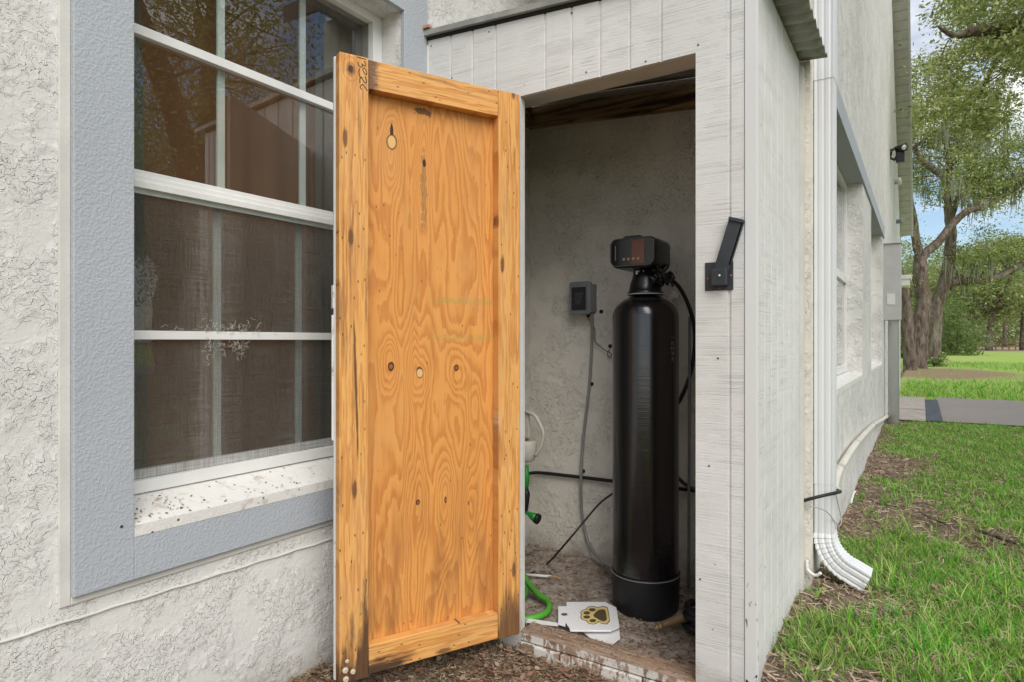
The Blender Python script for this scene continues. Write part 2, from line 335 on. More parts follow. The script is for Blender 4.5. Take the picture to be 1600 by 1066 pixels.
# ================================================================== GROUND, PATHS
def grid(name, xs, ys, mat, zf, kind='structure'):
    X, Y = np.meshgrid(xs, ys); Z = zf(X, Y); V = np.stack([X, Y, Z], -1).reshape(-1, 3); nx, ny = len(xs), len(ys)
    i = (np.arange(ny-1)[:, None]*nx + np.arange(nx-1)[None, :]).ravel(); F = np.stack([i, i+1, i+1+nx, i+nx], 1)
    o = npmesh(name, V, F, mat, smooth=True); o['kind'] = kind; return o
xs = np.unique(np.concatenate([[-300, -100, -30, -10, -4], np.arange(-2.5, 3, .03), np.arange(3, 12, .5), [15, 25, 50, 100, 300, 900]]))
ys = np.unique(np.concatenate([[-300, -60, -15, -5, -2], np.arange(-1, 6, .03), np.arange(6, 14, .15), np.arange(14, 40, 1), [50, 70, 100, 200, 900]]))
grid('ground', xs, ys, M['ground'], gh)
Y0, Y1 = 8.75, 12.4
zd = .165
grid('driveway', np.array([onZ(1452, 640, zd).x+.1, 4, 12, 40]), np.array([Y0, 10.5, Y1]), M['asphalt'], lambda X, Y: X*0+.172+.01)
xa, xb = onZ(1446, 640, zd).x, onZ(1468, 640, zd).x
grid('pavement', np.array([-.35, 0., xa]), np.array([Y0-.1, 10.0, Y1-.1]), M['concrete'], lambda X, Y: X*0+.186)
MB().add([(xa, Y0-.1, .190), (xb, Y0-.1, .190), (xb, Y1-.6, .190), (xa, Y1-.6, .190)], [(0, 1, 2, 3)]).build('pavement_strip', M['patch'])['kind'] = 'structure'
MB().box((-.35, 10.0, .184), (xa, 10.05, .20)).build('pavement_edge', M['concrete'])['kind'] = 'structure'

# ================================================================== HOUSE
XW = -1.643; XT = -1.623; YS = 1.90; YB = 2.70; XR = -.366
YO0, YO1, ZO0, ZO1 = .802, 1.768, CZ-.453, CZ+1.235
XF = -1.738
house = empty('house', (-1.64, 2.7, 0), 'grey stucco house with blue-grey window trim', 'house')
def H(mb, name, mat, parent=house, **k):
    o = mb.build(name, mat, parent, **k); o.matrix_parent_inverse = parent_inv(parent); return o
IDW = set()
def parent_inv(p):
    if p.name in IDW: return Matrix.Identity(4)
    m = Matrix.Translation(p.location)
    if p.rotation_euler.z: m = m @ Matrix.Rotation(p.rotation_euler.z, 4, 'Z')
    q = p.parent
    if q: m = parent_inv_fwd(q) @ m
    return m.inverted()
def parent_inv_fwd(p): return parent_inv(p).inverted()
def sub(name, parent):       # an empty part at the parent's origin
    o = bpy.data.objects.new(name, None); o.empty_display_size = .05; link(o, parent); return o
top = 3.1
H(MB().box((XW-.2, -5, -.3), (XW, YO0, top)).box((XW-.2, YO0, ZO1), (XW, YO1, top)).box((XW-.2, YO1, -.3), (XW, YB, top)).box((XW-.2, YO0, -.3), (XW, YO1, ZO0-.03)), 'window_wall', M['stucco_low'])
# sloping sill
H(MB().prism([(XF-.02, YO0, ZO0+.050), (XT+.001, YO0, ZO0), (XT+.001, YO0, ZO0-.028), (XF-.02, YO0, ZO0-.028)], (0, YO1-YO0, 0)), 'sill_ledge', M['sill'])
# blue trim round the window, butt joined
tw = .133
def trimbox(a, b): return MB().box((XW, a[0], a[1]), (XT, b[0], b[1]))
H(trimbox((YO0-tw, ZO0-tw), (YO0, top)), 'window_trim', M['blue'], bevel=.002)
H(trimbox((YO0, ZO0-tw), (YO1, ZO0-.028)), 'window_trim', M['blue'], bevel=.002)
H(trimbox((YO1, ZO0-tw), (YO1+.132, top)), 'window_trim', M['blue'], bevel=.002)
H(trimbox((YO0, ZO1), (YO1, ZO1+tw)), 'window_trim', M['blue'], bevel=.002)
H(MB().box((XW, YO0-tw-.024, ZO0-tw-.02), (XW+.006, YO0-tw, top)).box((XW, YO0-tw, ZO0-tw-.02), (XW+.006, 1.9, ZO0-tw)), 'smooth_band', M['band'], bevel=.002)
p0 = onX(-60, 1022, XW); p1 = onX(519, 846, XW)
cb = [Vector((XW+.002, p0.y+(1.9-p0.y)*i/40, p0.z+(p1.z-p0.z)*i/40+.0015*math.sin(i*1.7))) for i in range(41)]
o = H(MB().tube(cb, .0036, 6), 'painted_cable', M['band'])
# screw hole in the trim
hp = onX(190, 823, XT); H(MB().lathe([(.0035, 0), (.0035, .0012)], hp+Vector((-.0002, 0, 0)), 10, (1, 0, 0)), 'screw_hole', plain('dark_hole', (.04, .025, .015), .9))
# inside the room; unseen far opening added so daylight reaches the curtains
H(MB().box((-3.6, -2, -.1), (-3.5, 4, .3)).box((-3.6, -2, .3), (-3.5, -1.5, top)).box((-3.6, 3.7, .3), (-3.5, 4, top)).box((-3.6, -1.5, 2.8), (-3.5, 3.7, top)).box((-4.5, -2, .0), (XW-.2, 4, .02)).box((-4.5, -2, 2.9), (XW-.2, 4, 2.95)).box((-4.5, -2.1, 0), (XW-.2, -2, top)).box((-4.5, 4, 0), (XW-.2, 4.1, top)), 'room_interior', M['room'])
def drape(y0, y1, x, amp, k, mat, name, slant=0, z0=.45, z1=2.85):
    n = 60; V = []; F = []
    for j, zz in enumerate((z0, z1)):
        for i in range(n+1):
            t = i/n; V.append((x+amp*math.sin(t*k), y0+(y1-y0)*t+slant*(0 if j else 1), zz))
    F = [(i, i+1, i+n+2, i+n+1) for i in range(n)]
    mb = MB().add(V, F, True); o = H(mb, name, mat); return o
drape(.72, .93, -1.86, .008, 18, M['grey_cloth'], 'curtain', .035)
drape(.88, 2.15, -1.96, .010, 60, M['brown_cloth'], 'curtain', z1=2.85)
drape(1.585, 2.3, -1.90, .009, 60, M['grey_cloth'], 'curtain', z1=2.85)
# the window itself
win = empty('window', (0, 0, 0), parent=house); win.matrix_parent_inverse = parent_inv(house); IDW.add(win.name)
win['label'] = 'large white-framed sash window with torn insect screen over its lower half'
def WB(y0, y1, z0, z1, x0, x1): return MB().box((x0, y0, z0), (x1, y1, z1))
zb, zt, zm = CZ-.4035, CZ+1.245, CZ+.428
fw = .030; ZF1 = ZO1
H(WB(YO0, YO0+.055, zb, ZF1, XF-.03, XF), 'frame', M['white'], win, bevel=.001)
H(WB(YO1-.047, YO1, zb, ZF1, XF-.03, XF), 'frame', M['white'], win, bevel=.001)
H(WB(YO0+.055, YO1-.047, ZF1-.032, ZF1, XF-.03, XF), 'frame', M['white'], win, bevel=.001)
H(MB().box((XF-.03, YO0+.055, zb), (XF-.001, YO1-.047, zb+.033)).box((XF-.06, YO0+.055, zb+.033), (XF-.03, YO1-.047, zb+.055)), 'frame', M['white'], win, bevel=.001)
ya, yb = YO0+.055, YO1-.047
H(MB().box((XF-.03, ya, zm-.022), (XF+.004, yb, zm-.004)).box((XF-.03, ya, zm-.003), (XF-.004, yb, zm+.012)).box((XF-.03, ya, zm+.012), (XF-.010, yb, zm+.028)), 'meeting_rail', M['white'], win, bevel=.001)
H(WB(ya, yb, CZ+.814, CZ+.840, XF-.028, XF-.006), 'glazing_bar', M['white'], win, bevel=.001)
M['bar_in'] = plain('grey_green_inner_bar', (.60, .66, .63), .6)
for yc in (1.127, 1.427):
    H(WB(yc-.012, yc+.012, zm+.028, ZF1-.032, XF-.043, XF-.036), 'glazing_bar', M['bar_in'], win)
    H(WB(yc-.012, yc+.012, zb+.055, zm-.022, XF-.063, XF-.056), 'glazing_bar', M['bar_in'], win)
H(WB(ya, yb, CZ+.004, CZ+.028, XF-.02, XF-.003), 'glazing_bar', M['white'], win, bevel=.001)
H(WB(ya, yb, zm+.026, ZF1-.030, XF-.0285, XF-.0245), 'pane', M['glass'], win)
H(WB(ya, yb, zb+.034, zm-.020, XF-.052, XF-.048), 'pane', M['glass'], win)
scr = H(MB().add([(XF-.021, ya, zb+.033), (XF-.021, yb, zb+.033), (XF-.021, yb, zm-.022), (XF-.021, ya, zm-.022)], [(0, 1, 2, 3)]), 'insect_screen', M['screen'], win)
H(MB().box((XF-.024, ya, zb+.033), (XF-.012, ya+.006, zm-.022)).box((XF-.024, yb-.012, zb+.033), (XF-.012, yb, zm-.022)).box((XF-.024, ya, zm-.034), (XF-.012, yb, zm-.022)), 'screen_frame', M['bar_in'], win)
th = MB()
for i in range(130):
    px = random.gauss(350, 38) if i < 50 else random.choice([322, 330, 352, 372, 380])+random.gauss(0, 5); py = 512+random.gauss(0, 6) if i < 60 else 535+abs(random.gauss(0, 14))
    a = onX(px, py, XF-.002); q = random.uniform(0, 6.3); l = random.uniform(.006, .022)
    th.tube([a, a+Vector((random.uniform(0, .004), math.cos(q)*l*.5, math.sin(q)*l*.5)), a+Vector((0, math.cos(q+.6)*l, math.sin(q+.6)*l))], .00045, 3, False)
H(th, 'torn_threads', M['thread'], win)['kind'] = 'stuff'
# back wall of the nook (behind the shed) and right hand wall with its openings
H(MB().box((XW+.0, YB, -.3), (XR, YB+.2, top)), 'back_wall', M['stucco_closet'])
W2 = (3.45, 5.276); W3 = (6.21, 7.99); ZR0, ZR1 = CZ-.246, CZ+1.154; rake = lambda y: 3.06+.71*(14.9-y) if y > 8.8 else 7.39-.70*(8.8-y)
mb = MB(); x0, x1 = XR-.2, XR
def wl(y0, y1, z0, z1): mb.box((x0, y0, z0), (x1, y1, z1))
wl(YB+.2, W2[0], -.3, ZR1+.121); wl(W2[1], W3[0], -.3, ZR1+.0); wl(W3[1], 8.28, -.3, ZR1); wl(W2[0], W2[1], -.3, ZR0-.03); wl(W3[0], W3[1], -.3, ZR0-.03); wl(8.28, 14.9, -.3, ZR1)
mb.prism([(x0, YB+.2, ZR1+.121), (x0, 14.9, ZR1+.121), (x0, 14.9, 3.06), (x0, 8.8, 7.39), (x0, YB+.2, 3.12)], (.2, 0, 0)); wl(8.28, 14.9, ZR1, ZR1+.121)
H(mb, 'side_wall', M['stucco'])
H(MB().box((XR-.2, W2[0], ZR1), (XR+.012, 8.28, ZR1+.121)), 'window_trim', M['blue'])
for (a, b) in (W2, W3):
    H(MB().prism([(XR-.12, a, ZR0+.02), (XR+.003, a, ZR0), (XR+.003, a, ZR0-.03), (XR-.2, a, ZR0-.03), (XR-.2, a, ZR0+.02)], (0, b-a, 0)), 'sill_ledge', M['sill'])
    ws = empty('window', (0, 0, 0), parent=house); ws.matrix_parent_inverse = parent_inv(house); IDW.add(ws.name)
    xf = XR-.10; zz0, zz1 = ZR0+.022, ZR1
    for q in ((b-.05, b), (a, a+.05)): H(MB().box((xf-.03, q[0], zz0), (xf, q[1], zz1)), 'frame', M['white'], ws, bevel=.002)
    H(MB().box((xf-.03, a+.05, zz0), (xf, b-.05, zz0+.05)), 'frame', M['white'], ws, bevel=.002); H(MB().box((xf-.03, a+.05, zz1-.04), (xf, b-.05, zz1)), 'frame', M['white'], ws, bevel=.002)
    H(MB().box((xf-.03, a+.05, 1.52), (xf+.004, b-.05, 1.575)), 'meeting_rail', M['white'], ws, bevel=.002)
    H(MB().box((xf-.018, a+.05, zz0+.05), (xf-.014, b-.05, zz1-.04)), 'pane', M['glass'], ws)
    H(MB().box((xf-.16, a, zz0), (xf-.15, b, zz1)), 'blind', M['pale_cloth'], ws)
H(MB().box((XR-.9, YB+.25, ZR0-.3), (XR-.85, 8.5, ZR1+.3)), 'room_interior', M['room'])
# rake overhang with boarded soffit, fascia
def rk(y, dz=0): return rake(y)+dz
ov = XR+.19; n = 46; ys_ = [8.8+(14.75-8.8)*i/n for i in range(n+1)]
for i in range(n):
    a, b = ys_[i], ys_[i+1]-.012
    H(MB().prism([(XR, a, rk(a)), (XR, b, rk(b)), (XR, b, rk(b, .02)), (XR, a, rk(a, .02))], (ov-XR, 0, 0)), 'soffit_board', M['white_dirty'] if False else M['band'])
H(MB().prism([(ov, 8.8, rk(8.8, -.01)), (ov, 14.75, rk(14.75, -.01)), (ov, 14.75, rk(14.75, .2)), (ov, 8.8, rk(8.8, .2))], (.03, 0, 0)), 'fascia', M['spout'])
H(MB().prism([(XR, 8.8, rk(8.8, .021)), (XR, 14.75, rk(14.75, .021)), (XR, 14.75, rk(14.75, .12)), (XR, 8.8, rk(8.8, .12))], (ov-XR, 0, 0)).prism([(-6, 8.8, 7.45), (-6, 15.2, 2.95), (-6, 15.2, 3.05), (-6, 8.8, 7.55)], (6+XR, 0, 0)).prism([(-6, 8.8, 7.45), (-6, 2.4, 2.97), (-6, 2.4, 3.07), (-6, 8.8, 7.55)], (6+XR, 0, 0)).box((-6, -5.3, 3.1), (XW+.25, 2.4, 3.2)), 'roof', plain('shingle_roof', (.12, .11, .10), .9, .2))

# ================================================================== SHED
shed = empty('shed', (-1.0, YS, 0), 'white wooden lean-to closet with grooved siding, its orange-backed plywood door standing open', 'shed')
DX0, DX1 = -1.195, -.572; ZH = CZ+.867; ZS = CZ-1.025
def roofz(x): return CZ+1.185 - (x-XT)*(.095/1.227)
gx = [-.4726-.1035*k for k in range(12)]
def grooved(x0, x1, z0, zf, y, th=.016, name='siding'):
    xs = [x0]; ds = [0.]
    for q in sorted(gx):
        if x0+.012 < q < x1-.012: xs += [q-.005, q-.0035, q+.0035, q+.005]; ds += [0, .0045, .0045, 0]
    xs.append(x1); ds.append(0.)
    V = [(a, y+d, z0) for a, d in zip(xs, ds)] + [(a, y+d, zf(a)) for a, d in zip(xs, ds)]; n = len(xs)
    F = [(i, i+1, n+i+1, n+i) for i in range(n-1)]
    b = len(V); V += [(x0, y+th, z0), (x1, y+th, z0), (x1, y+th, zf(x1)), (x0, y+th, zf(x0))]
    F += [(b+1, b, b+3, b+2), (0, n, b+3, b), (n-1, b+1, b+2, 2*n-1)]
    F += [tuple([b, b+1]+list(range(n-1, -1, -1))), tuple([b+3]+list(range(n, 2*n))+[b+2])]
    return H(MB().add(V, F), name, M['sidx'], shed)
zr = lambda a: roofz(a)-.012
grooved(XT+.002, DX0, .0, zr, YS); grooved(DX0, DX1, ZH, zr, YS); grooved(DX1, -.431, .02, zr, YS)
# side siding
V = []; F = []
sy = [YS+.018]; sd = [0.]
for k in range(1, 8):
    q = YS+.1035*k+.01
    if q < 2.62: sy += [q-.005, q-.0035, q+.0035, q+.005]; sd += [0, .004, .004, 0]
sy.append(2.655); sd.append(0.)
n = len(sy); V = [(-.398-d, a, .0) for a, d in zip(sy, sd)]+[(-.398-d, a, roofz(-.4)-.012) for a, d in zip(sy, sd)]; F = [(i, i+1, n+i+1, n+i) for i in range(n-1)]
b = len(V); V += [(-.414, sy[0], 0), (-.414, sy[-1], 0), (-.414, sy[-1], roofz(-.4)-.012), (-.414, sy[0], roofz(-.4)-.012)]; F += [(b+1, b, b+3, b+2), (n-1, b+1, b+2, 2*n-1), (b, 0, n, b+3)]
H(MB().add(V, F), 'siding', M['sidy'], shed)
H(MB().box((-.431+.0015, YS-.003, .0), (-.395, YS+.016, roofz(-.4)-.012)), 'corner_board', M['board'], shed, bevel=.0015)
H(MB().box((-.40, 2.657, .0), (-.385, 2.698, roofz(-.4)-.03)), 'caulk_strip', M['band'], shed)
H(MB().box((XT, YS-.004, .2), (XT+.004, YS, roofz(XT)-.03)), 'caulk_strip', M['white'], shed)
# framing around the doorway (painted on the outside faces)
M['jamb'] = plain('painted_jamb', (.56, .52, .475), .75, .1, bump=.2)
H(MB().box((DX0-.38, YS+.017, ZH), (DX1+.1, 2.007, ZH+.09)), 'door_head', M['jamb'], shed)
H(MB().box((DX0-.05, YS+.0165, ZS), (DX0+.0, YS+.03, ZH-.001)), 'door_jamb', M['band'], shed)
H(MB().box((DX1+.0, YS+.0165, ZS), (DX1+.05, 2.005, ZH-.001)), 'door_jamb', M['band'], shed)
g = G('old_sill_plate', .9, .15); v = g.co(); n_ = g.noise(g.scale(v, (6, 60, 60)), 1, 6, .7); c = g.ramp(n_, [(.3, (.14, .09, .06)), (.5, (.29, .20, .145)), (.7, (.42, .33, .26))]); z = g.sep(v)[2]
pe = g.step(g.noise(g.scale(v, (34, 34, 16)), 1, 6, .7), .49, .54)*g.step(z, ZS-.004, ZS-.008); g.color(g.mix(g.m('SUBTRACT', 1., pe)*g.step(z, ZS-.004, ZS-.008), c, (.60, .58, .54))); g.normal(g.bump(n_, .6, .006)); M['plate'] = g.mat
nb = 6; xx = DX0-.01; cuts_ = [0]+sorted(random.uniform(.06, .94) for _ in range(nb-1))+[1]
H(MB().box((DX0, YS+.001, ZS-.035), (DX1, 1.985, ZS)), 'sill_plate', M['plate'], shed, bevel=.004)
for i in range(nb):      # broken masonry under the plate
    wdt = (DX1-DX0)*(cuts_[i+1]-cuts_[i]); a = DX0+cuts_[i]*(DX1-DX0); d = random.uniform(-.004, .006)
    H(MB().box((a+.002, YS-.006+d, -.04), (a+wdt-.002, YS+.05, ZS-.037-random.uniform(0, .006))), 'footing_block', M['plate'], shed, bevel=.004)
M['rawwood'] = plain('old_raw_timber', (.34, .22, .11), .8, .35, bump=.3, bscale=60)
g = G('weathered_rafter', .8, .2); v = g.co(); n_ = g.noise(g.scale(v, (2.5, 30, 40)), 1, 6, .6, .8); g.color(g.ramp(n_, [(.38, (.05, .032, .02)), (.5, (.22, .14, .07)), (.7, (.42, .28, .14))])); M['rafter'] = g.mat
rb = lambda x: roofz(x)-.042
H(MB().prism([(XW+.002, 2.655, rb(XW)-.09), (-.42, 2.655, rb(-.42)-.09), (-.42, 2.655, rb(-.42)), (XW+.002, 2.655, rb(XW))], (0, .043, 0)), 'rafter', M['rafter'], shed)
H(MB().prism([(XW+.002, YS+.05, rb(XW)-.06), (-.42, YS+.05, rb(-.42)-.06), (-.42, YS+.05, rb(-.42)), (XW+.002, YS+.05, rb(XW))], (0, .04, 0)), 'rafter', M['rafter'], shed)
H(MB().box((XW+.002, 2.0, rb(XW)-.095), (XW+.042, 2.653, rb(XW)-.002)), 'rafter', M['rafter'], shed)
H(MB().box((-.455, YS+.018, .05), (-.415, 1.99, 2.1)).box((-.455, 2.6, .05), (-.415, 2.64, 2.1)), 'stud', M['rawwood'], shed)
# corrugated roof
pit = .076; ny = 90; Vr = []; Fr = []
yr = np.linspace(YS+.0, 2.697, ny); zc = .009*np.sin((yr-YS)/pit*2*math.pi)
for xq in (XT+.01, -.36, -.305):
    for a, dz in zip(yr, zc): Vr.append((xq, a, roofz(xq)+.004+dz))
Fr = [(j*ny+i, j*ny+i+1, (j+1)*ny+i+1, (j+1)*ny+i) for j in range(2) for i in range(ny-1)]
M['zinc'] = plain('dull_galvanised_sheet', (.33, .335, .31), .55, .25, metal=.2)
ro = H(MB().add(Vr, Fr, True), 'corrugated_roof', M['zinc'], shed); s_ = ro.modifiers.new('thickness', 'SOLIDIFY'); s_.thickness = .003
H(MB().prism([(XT-.02, YS-.022, roofz(XT)+.002), (-.33, YS-.022, roofz(-.33)+.002), (-.33, YS-.022, roofz(-.33)+.022), (XT-.02, YS-.022, roofz(XT)+.022)], (0, .05, 0)), 'roof_flashing', M['zinc'], shed)
H(MB().prism([(XT+.001, YS-.006, roofz(XT)-.010), (-.40, YS-.006, roofz(-.4)-.010), (-.40, YS-.006, roofz(-.4)+.001), (XT+.001, YS-.006, roofz(XT)+.001)], (0, .02, 0)), 'roof_gap_shade', plain('gap_shade_paint', (.025, .022, .02), .9), shed)  # shade of the gap under the flashing, painted as a dark strip
for (a, b) in ((XT-.012, XT+.01),): H(MB().box((XT+.0005, YS-.03, roofz(XT)+.024), (XT+.03, YS-.005, roofz(XT)+.034)), 'shingle_scrap', plain('terracotta_scrap', (.45, .24, .16), .8), shed)

for (px, py) in ((1091, 70), (916, 113), (764, 50), (674, 72), (706, 122), (1108, 728), (1122, 560), (1094, 905), (893, 20), (1009, 96)):
    q_ = onY(px, py, YS); o = MB().lathe([(.0034, 0), (.003, .0012), (.001, .0016)], Vector((q_.x, YS, q_.z)), 8, (0, -1, 0)).build('nail', M['rust'] if False else plain('grey_nail_head', (.14, .12, .10), .7), shed); o.matrix_parent_inverse = Matrix.Translation(shed.location).inverted()

# ---- door leaf, built in its own space: x along the leaf from free edge, y into the leaf, z up from its foot
FX, HX = Vector((-1.451, 1.2987, 0)), Vector((-1.176, 1.865, 0)); DL = (HX-FX).length
dang = math.atan2(HX.y-FX.y, HX.x-FX.x); DZ0 = CZ-1.025+.004; DH = CZ+.8596-DZ0
door = empty('door', (0, 0, 0), parent=shed); door.location = Vector((FX.x, FX.y, DZ0))-shed.location; door.rotation_euler = (0, 0, dang)
door['label'] = 'open door leaf of orange plywood framed with knotty boards'
du = (HX-FX).normalized(); dn = Vector((-du.y, du.x, 0))
def dcoord(px, py, yy=0.):
    """photo pixel -> (along, up) on the leaf's plane at depth yy"""
    o = Vector((FX.x, FX.y, DZ0))+dn*yy; d = ray(px, py); k = (o-C0).dot(dn)/d.dot(dn); p = C0+d*k; return (p-o).dot(du), p.z-DZ0
def D(mb, name, mat, **k): return mb.build(name, mat, door, **k)
FT = .038
def ply():
    g = G('door_plywood', .6, .3); v = g.co(); x, y, z = g.sep(v)
    h = g.noise(g.comb(x*6.5, 0., z*1.0), 1, 2.2, .5, .25)*2.6
    knots = []; wx_ = x + (g.noise(g.comb(x*9., 3., z*4.), 1, 3)-.5)*.030; wz_ = z + (g.noise(g.comb(x*9., 9., z*4.), 1, 3)-.5)*.16
    for (px, py, A, rx, rz) in ((612, 240, 1.3, .035, .12), (662, 262, 1.2, .028, .16), (610, 573, 1.35, .032, .10), (656, 583, 1.3, .034, .11), (713, 575, 1.35, .034, .10), (653, 784, .9, .03, .14), (697, 780, 1.1, .03, .16), (733, 782, .9, .024, .14), (740, 640, .6, .03, .1)):
        s_, t_ = dcoord(px, py, FT); knots.append((s_, t_))
        q = g.m('POWER', (wx_-s_)/rx, 2.)+g.m('POWER', (wz_-t_)/rz, 2.); h = h + g.m('EXPONENT', q*-1.0)*(A*.52)
    h = h + g.noise(g.comb(x*36., 0., z*7.), 1, 4, .6)*.22
    ph = g.m('FRACT', h*7.5)
    band = g.m('MULTIPLY', g.step(ph, 0, .72), g.step(ph, .93, 1.0, 1, 0))
    soft = g.noise(g.comb(x*120., 0., z*3.), 1, 4, .7)
    c = g.ramp(band, [(0, (.68, .300, .074)), (.6, (.64, .268, .060)), (.92, (.55, .205, .042)), (1, (.51, .18, .036))])
    c = g.mix(g.step(soft, .3, .8)*.50, c, (.70, .36, .115)); pores = g.step(g.noise(g.comb(x*300., 0., z*22.), 1, 3, .7), .58, .72); c = g.mix(pores*.22, c, (.36, .15, .04)); wash = g.step(g.noise(g.comb(x*5., 1., z*2.), 1, 5, .6), .48, .72); c = g.mix(wash*.28, c, (.55, .33, .14)); gw = g.step(g.noise(g.comb(x*10., 6., z*1.1), 1, 6, .7), .52, .72); c = g.mix(gw*.35, c, (.38, .18, .06))
    bl = g.step(g.noise(g.comb(x*2.5, 4., z*1.5), 1, 4), .35, .75); c = g.mix(bl*.30, c, (.56, .235, .05))
    lowd = g.step(z, .75, .0)*g.step(g.noise(g.comb(x*18., 1., z*2.6), 1, 6, .65), .40, .62); c = g.mix(lowd*.75, c, (.27, .11, .035))
    st_ = g.step(g.noise(g.comb(x*40., 2., z*1.7), 1, 6, .7), .56, .72); c = g.mix(st_*.45, c, (.36, .15, .04))
    dots = g.step(g.vor(g.comb(x*22., z*10., 0.), 1, dim='2D'), .03, .06, 1, 0)*g.step(g.noise(v, 9, 2), .56, .62); c = g.mix(dots*.7, c, (.10, .04, .015))
    def spot(c, s_, t_, rx, rz, col, nz=.5, k=1.):
        q = g.m('SQRT', g.m('POWER', (x-s_)/rx, 2.)+g.m('POWER', (z-t_)/rz, 2.)) + g.noise(v, 70, 4)*nz - nz*.5
        return g.mix(g.step(q, .8, 1.15, k, 0), c, col)
    s_, t_ = dcoord(662, 300, FT); c = spot(c, s_, t_, .010, .12, (.22, .13, .06), 2.4, .55)
    s_, t_ = dcoord(663, 255, FT); c = spot(c, s_, t_, .006, .013, (.05, .02, .01))
    s_, t_ = dcoord(660, 175, FT); c = spot(c, s_, t_, .028, .010, (.10, .05, .025), 3.0, .85)
    for (px, py, rx, rz) in ((611, 573, .011, .016), (713, 575, .009, .011), (653, 785, .007, .009), (696, 781, .004, .011), (732, 786, .002, .008)):
        s_, t_ = dcoord(px, py, FT); c = spot(c, s_, t_, rx, rz, (.05, .018, .01)); c = spot(c, s_, t_, rx*.55, rz*.55, (.27, .11, .04), .3)
    s_, t_ = dcoord(612, 222, FT); c = spot(c, s_, t_+.030, .0055, .030, (.05, .02, .01), .35); c = spot(c, s_, t_, .0175, .025, (.05, .02, .01), .35); c = spot(c, s_, t_, .0140, .020, (.70, .42, .16), .2)
    s_, t_ = dcoord(656, 582, FT); c = spot(c, s_, t_, .0125, .019, (.07, .03, .015), .35); c = spot(c, s_, t_-.002, .0105, .014, (.68, .42, .18), .2)
    # faint green stencil bars
    for py in (470, 527):
        s0, t0 = dcoord(700, py, FT); s1, _ = dcoord(668 if py == 470 else 672, py, FT)
        q = g.m('ABSOLUTE', z-t0)+g.noise(v, 90, 3)*.012; c = g.mix(g.step(q, .013, .019, 1, 0)*g.step(x, s1-.01, s1+.05)*g.step(g.noise(v, 60, 4, .7), .35, .65)*.55, c, (.30, .30, .08))
    for (px, py) in ((598, 640), (662, 700)): pass
    g.color(c); g.normal(g.bump(band*-.2+soft*.3, .25, .002)); return g.mat
def boardwood(name, vert=True, seed=0., rotx=None, light=1.):
    g = G(name, .6, .3); v = g.co(); x, y, z = g.sep(v)
    a, b = (x, z) if vert else (z, x)
    wob = g.noise(g.comb(b*2.4, seed, a*9.), 1, 3)*.035
    h = (a+wob)*34.+g.noise(g.comb(a*20., seed, b*1.3), 1, 4, .6)*7.5
    ph = g.m('FRACT', h); band = g.m('MULTIPLY', g.step(ph, 0, .8), g.step(ph, .9, 1., 1, 0)); fib = g.noise(g.comb(a*260., seed, b*7.), 1, 4, .7)
    c = g.ramp(band, [(0, (.72, .37, .105)), (.6, (.66, .30, .072)), (1, (.52, .20, .042))]); c = g.mix(g.step(fib, .30, .75)*.6, c, (.72, .40, .145)); wsh = g.step(g.noise(g.comb(a*12., seed, b*3.), 1, 5, .65), .45, .7); c = g.mix(wsh*.35, c, (.58, .34, .15))
    st = g.step(g.noise(g.comb(a*34., seed+3., b*1.9), 1, 6, .65), .57, .70); c = g.mix(st*.6, c, (.20, .08, .03)); st2 = g.step(g.noise(g.comb(a*90., seed+5., b*4.), 1, 5, .7), .60, .68); c = g.mix(st2*.55, c, (.24, .10, .04)); nh = g.step(g.vor(g.comb(a*26.+seed, b*12., 0.), 1, dim='2D'), .035, .07, 1, 0)*g.step(g.noise(v, 8, 2), .42, .5); c = g.mix(nh*.8, c, (.06, .03, .02))
    kn = g.vor(g.comb(a*7.+seed, b*1.9, 0.), 1, dim='2D')+g.noise(v, 80, 3)*.03; c = g.mix(g.step(kn, .05, .085, 1, 0)*.8, c, (.10, .04, .018))
    gr = g.step(g.noise(g.comb(a*45., seed+20., b*3.2), 1, 6, .7), .52, .70)*g.step(g.noise(g.comb(a*6., seed+30., b*1.4), 1, 3), .44, .60); c = g.mix(gr*.6, c, (.17, .085, .045)); wf = g.step(g.noise(g.comb(a*60., seed, b*12.), 1, 5, .7), .70, .73)*g.step(g.noise(g.comb(a*4., seed+9., b*2.), 1, 2), .52, .62); c = g.mix(wf*.8, c, (.75, .68, .58))
    return g, c, (x, y, z), v, band, fib
M['ply'] = ply()
def finish(t, mats=None): g, c, _, v, band, fib = t; g.color(c); g.normal(g.bump(band*-.5+fib*.5, .35, .002)); return g.mat
t = boardwood('door_stile_free', True, 1.3); g, c, (x, y, z), v = t[:4]
rot = g.step(z+g.noise(g.comb(x*34., 0., z*4.), 1, 5, .65)*.62-x*2.2, .28, .44, 1, 0); c = g.mix(rot*.9, c, (.05, .028, .02))
s_, t_ = dcoord(548, 108); q = g.m('SQRT', g.m('POWER', (x-s_)/.012, 2.)+g.m('POWER', (z-t_)/.018, 2.))
c = g.mix(g.m('MULTIPLY', g.step(g.m('SINE', q*7.), .2, .9), g.step(q, 1.2, 3.2, .6, 0)), c, (.40, .16, .05)); c = g.mix(g.step(q+g.noise(v, 90, 3)*.8, .8, 1.7, 1, 0), c, (.07, .03, .02))
s_, t_ = dcoord(556, 600); q = g.m('ABSOLUTE', x-s_+(z-t_)*.03)*150.+g.m('POWER', (z-t_)/.30, 2.)+g.noise(g.comb(x*60., 0., z*14.), 1, 4)*1.2; c = g.mix(g.step(q, .9, 1.5, .85, 0), c, (.06, .028, .015))
stile_a = finish((g, c)+t[2:])
t = boardwood('door_stile_hinge', True, 5.1); g, c, (x, y, z), v = t[:4]
